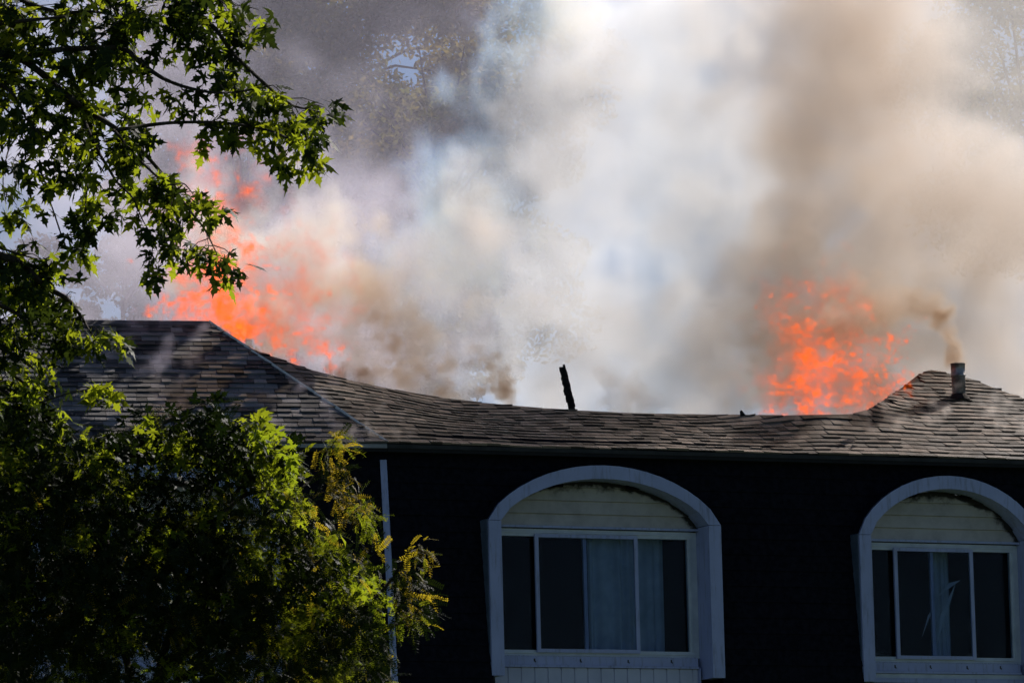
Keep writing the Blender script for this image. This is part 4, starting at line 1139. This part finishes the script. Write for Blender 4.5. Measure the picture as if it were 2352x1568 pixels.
fq = gq.field([(580, 690, 46, 63.6, 1.3), (570, 650, 36, 63.7, 1.2), (600, 735, 40, 63.6), (560, 740, 26, 63.6)])
make_volume('cream_smoke_puff', gq, 2.6 * dn(fq, n11, .2, .3, 1.0), M_SM_W, 'bright cream smoke puff curling between the left flames', 'smoke')
gv = Grid((-5.2, 58.9, 8.6), (-1.2, 63.2, 11.0), .06)
gv.warp(.16, .9, .08, 211); n12 = gv.noise(.5, .06, 2.1, 215, (1, 1, .6))
nrm = np.cross(dL, -nLo * math.cos(PITCH_L) + Z * math.sin(PITCH_L))
bv = []
for (x, y, r_) in ((345, 760, 44), (340, 820, 46), (360, 880, 50), (410, 930, 46), (200, 770, 50), (230, 830, 50), (480, 800, 40), (560, 860, 44), (640, 900, 50), (700, 960, 44), (780, 980, 40), (140, 800, 50), (420, 760, 40)):
    q = on_plane(x, y, E0, nrm); bv.append((x, y, r_, q[1] - .14, 1.4))
fv = gv.field(bv)
make_volume('roof_smoke_veil', gv, 1.0 * dn(fv, n12, .22, .35, 1.2), M_SM_G, 'thin veil of smoke drifting down over the near grey roof', 'smoke')

# flames
FIRE = [(0.0, (.45, .06, .003)), (.3, (.85, .10, .004)), (.7, (1.0, .16, .006)), (1.0, (1.0, .34, .02))]
M_FIRE_R = fire_mat('right_fire', FIRE, 18.0, 13.0)
M_FIRE_L = fire_mat('left_fire', FIRE, 17.0, 13.0)
def flames(name, mn, mx, vox, blobs, seed, mat, label, glow=(), lowtex=.28, stretch=(1, 1, .34), wamp=.26, wl=.6):
    g_ = Grid(mn, mx, vox); g_.warp(wamp, wl, .03, seed); w2 = [.035 * g_.noise(.24, .04, 2.0, seed + 5 + i) for i in range(3)]; g_.W = [a_ + b_ for a_, b_ in zip(g_.W, w2)]
    f_ = g_.field(blobs)
    nA = g_.noise(.5, .05, 2.5, seed + 10, stretch); nB = g_.noise(.26, .035, 2.2, seed + 11, stretch)
    rid = np.clip(1 - np.abs(nA) * .9, 0, 1); rid2 = np.clip(1 - np.abs(nB) * .9, 0, 1); tex = .6 * rid + .4 * rid2
    soft = 1 - sm(f_, .25, .75); tex = tex * (1 - soft * .75) + .5 * soft * .75
    body = sm(f_ + .07 * nA * (1 - soft), .05, .92) * sm(f_, .03, .3)
    d = body * np.clip(lowtex + (1.15 - lowtex) * tex ** 1.6, 0, 1.15)
    if glow: d = np.maximum(d, .10 * sm(g_.field(glow) + .25 * nA * .5, .15, 1.0)) 
    return make_volume(name, g_, d, mat, label, 'fire')
flames('roof_flames', (2.6, 64.0, 8.9), (5.4, 67.0, 12.0), .03,
    [(1844, 762, 29, 65.2), (1872, 775, 41, 65.2, 1, .95), (1912, 800, 49, 65.2), (1957, 826, 49, 65.2), (2002, 846, 43, 65.5), (2038, 862, 39, 66.0), (2074, 886, 30, 66.3), (2043, 905, 34, 66.2, 1, .85), (1867, 830, 37, 65.2, 1.2, .75), (1862, 895, 44, 65.2), (1894, 918, 37, 65.2, 1, .9), (1827, 928, 37, 65.2, 1, .8), (1872, 950, 44, 65.2), (1792, 935, 30, 65.2, 1.2, .6), (1927, 945, 29, 65.2, 1, .6),
     (1810, 700, 30, 65.6, 1.5, .5), (1822, 635, 29, 65.7, 1.5, .42), (1774, 640, 20, 65.7, 1.5, .4), (1797, 770, 29, 65.6, 1.5, .42), (1757, 830, 27, 65.5, 1.7, .4), (2060, 822, 17, 66.4, 1.2, .8), (1927, 700, 37, 65.6, 1.2, .35)],
    201, M_FIRE_R, 'bright orange flames bursting through the roof beside the mound with the vent pipe',
    lowtex=.12, glow=[(1810, 700, 80, 65.4, 1.3), (1800, 850, 80, 65.2, 1.2), (1900, 800, 120, 65.3), (1880, 900, 120, 65.2), (1980, 860, 100, 65.8), (1920, 720, 90, 65.4)])
flames('ridge_flames', (-4.8, 62.8, 9.2), (-1.2, 65.0, 13.6), .034,
    [(515, 730, 46, 63.6, 1.6), (522, 680, 46, 63.7, 1.6), (515, 630, 44, 63.8, 1.6, .85), (535, 760, 42, 63.6, 1.3), (470, 705, 46, 63.6, 1, .75), (435, 705, 34, 63.5, 1, .7), (402, 684, 20, 63.4, 1, .95), (420, 676, 18, 63.4, 1, .9), (424, 718, 24, 63.4, 1, .85), (445, 735, 22, 63.4, 1, .85),
     (455, 640, 56, 63.9, 1.4, .42), (470, 585, 60, 64, 1.4, .42), (440, 600, 48, 64, 1.4, .36), (478, 400, 52, 64.2, 1.7, .36), (495, 460, 60, 64.2, 1.6, .36), (520, 420, 52, 64.2, 1.5, .3), (575, 785, 26, 63.7, 1.0, .6)],
    221, M_FIRE_L, 'tall orange flames standing on the ridge above the hip', lowtex=.5, glow=[(490, 690, 110, 64.1, 1.3), (480, 590, 100, 64.2, 1.4), (500, 470, 100, 64.4, 1.4), (480, 400, 90, 64.5, 1.3)])
flames('slope_flames', (-3.8, 62.9, 9.2), (-1.6, 65.2, 12.8), .036,
    [(650, 610, 40, 64.3, 1.5, .42), (690, 640, 42, 64.3, 1.5, .40), (725, 690, 40, 64.3, 1.5, .36), (690, 745, 46, 64.1, 1.4, .48), (655, 785, 44, 63.9, 1.3, .66), (692, 815, 42, 63.9, 1.2, .8), (625, 795, 34, 63.8, 1, .6), (725, 790, 30, 64.1, 1.3, .45), (702, 835, 26, 63.9, 1, .8)],
    241, M_FIRE_L, 'fainter orange flames licking through tan smoke down the hip slope', lowtex=.35, glow=[(680, 650, 110, 64.4, 1.3), (690, 740, 110, 64.2, 1.2), (650, 790, 90, 64, 1), (740, 600, 80, 64.4, 1.2, .8)])
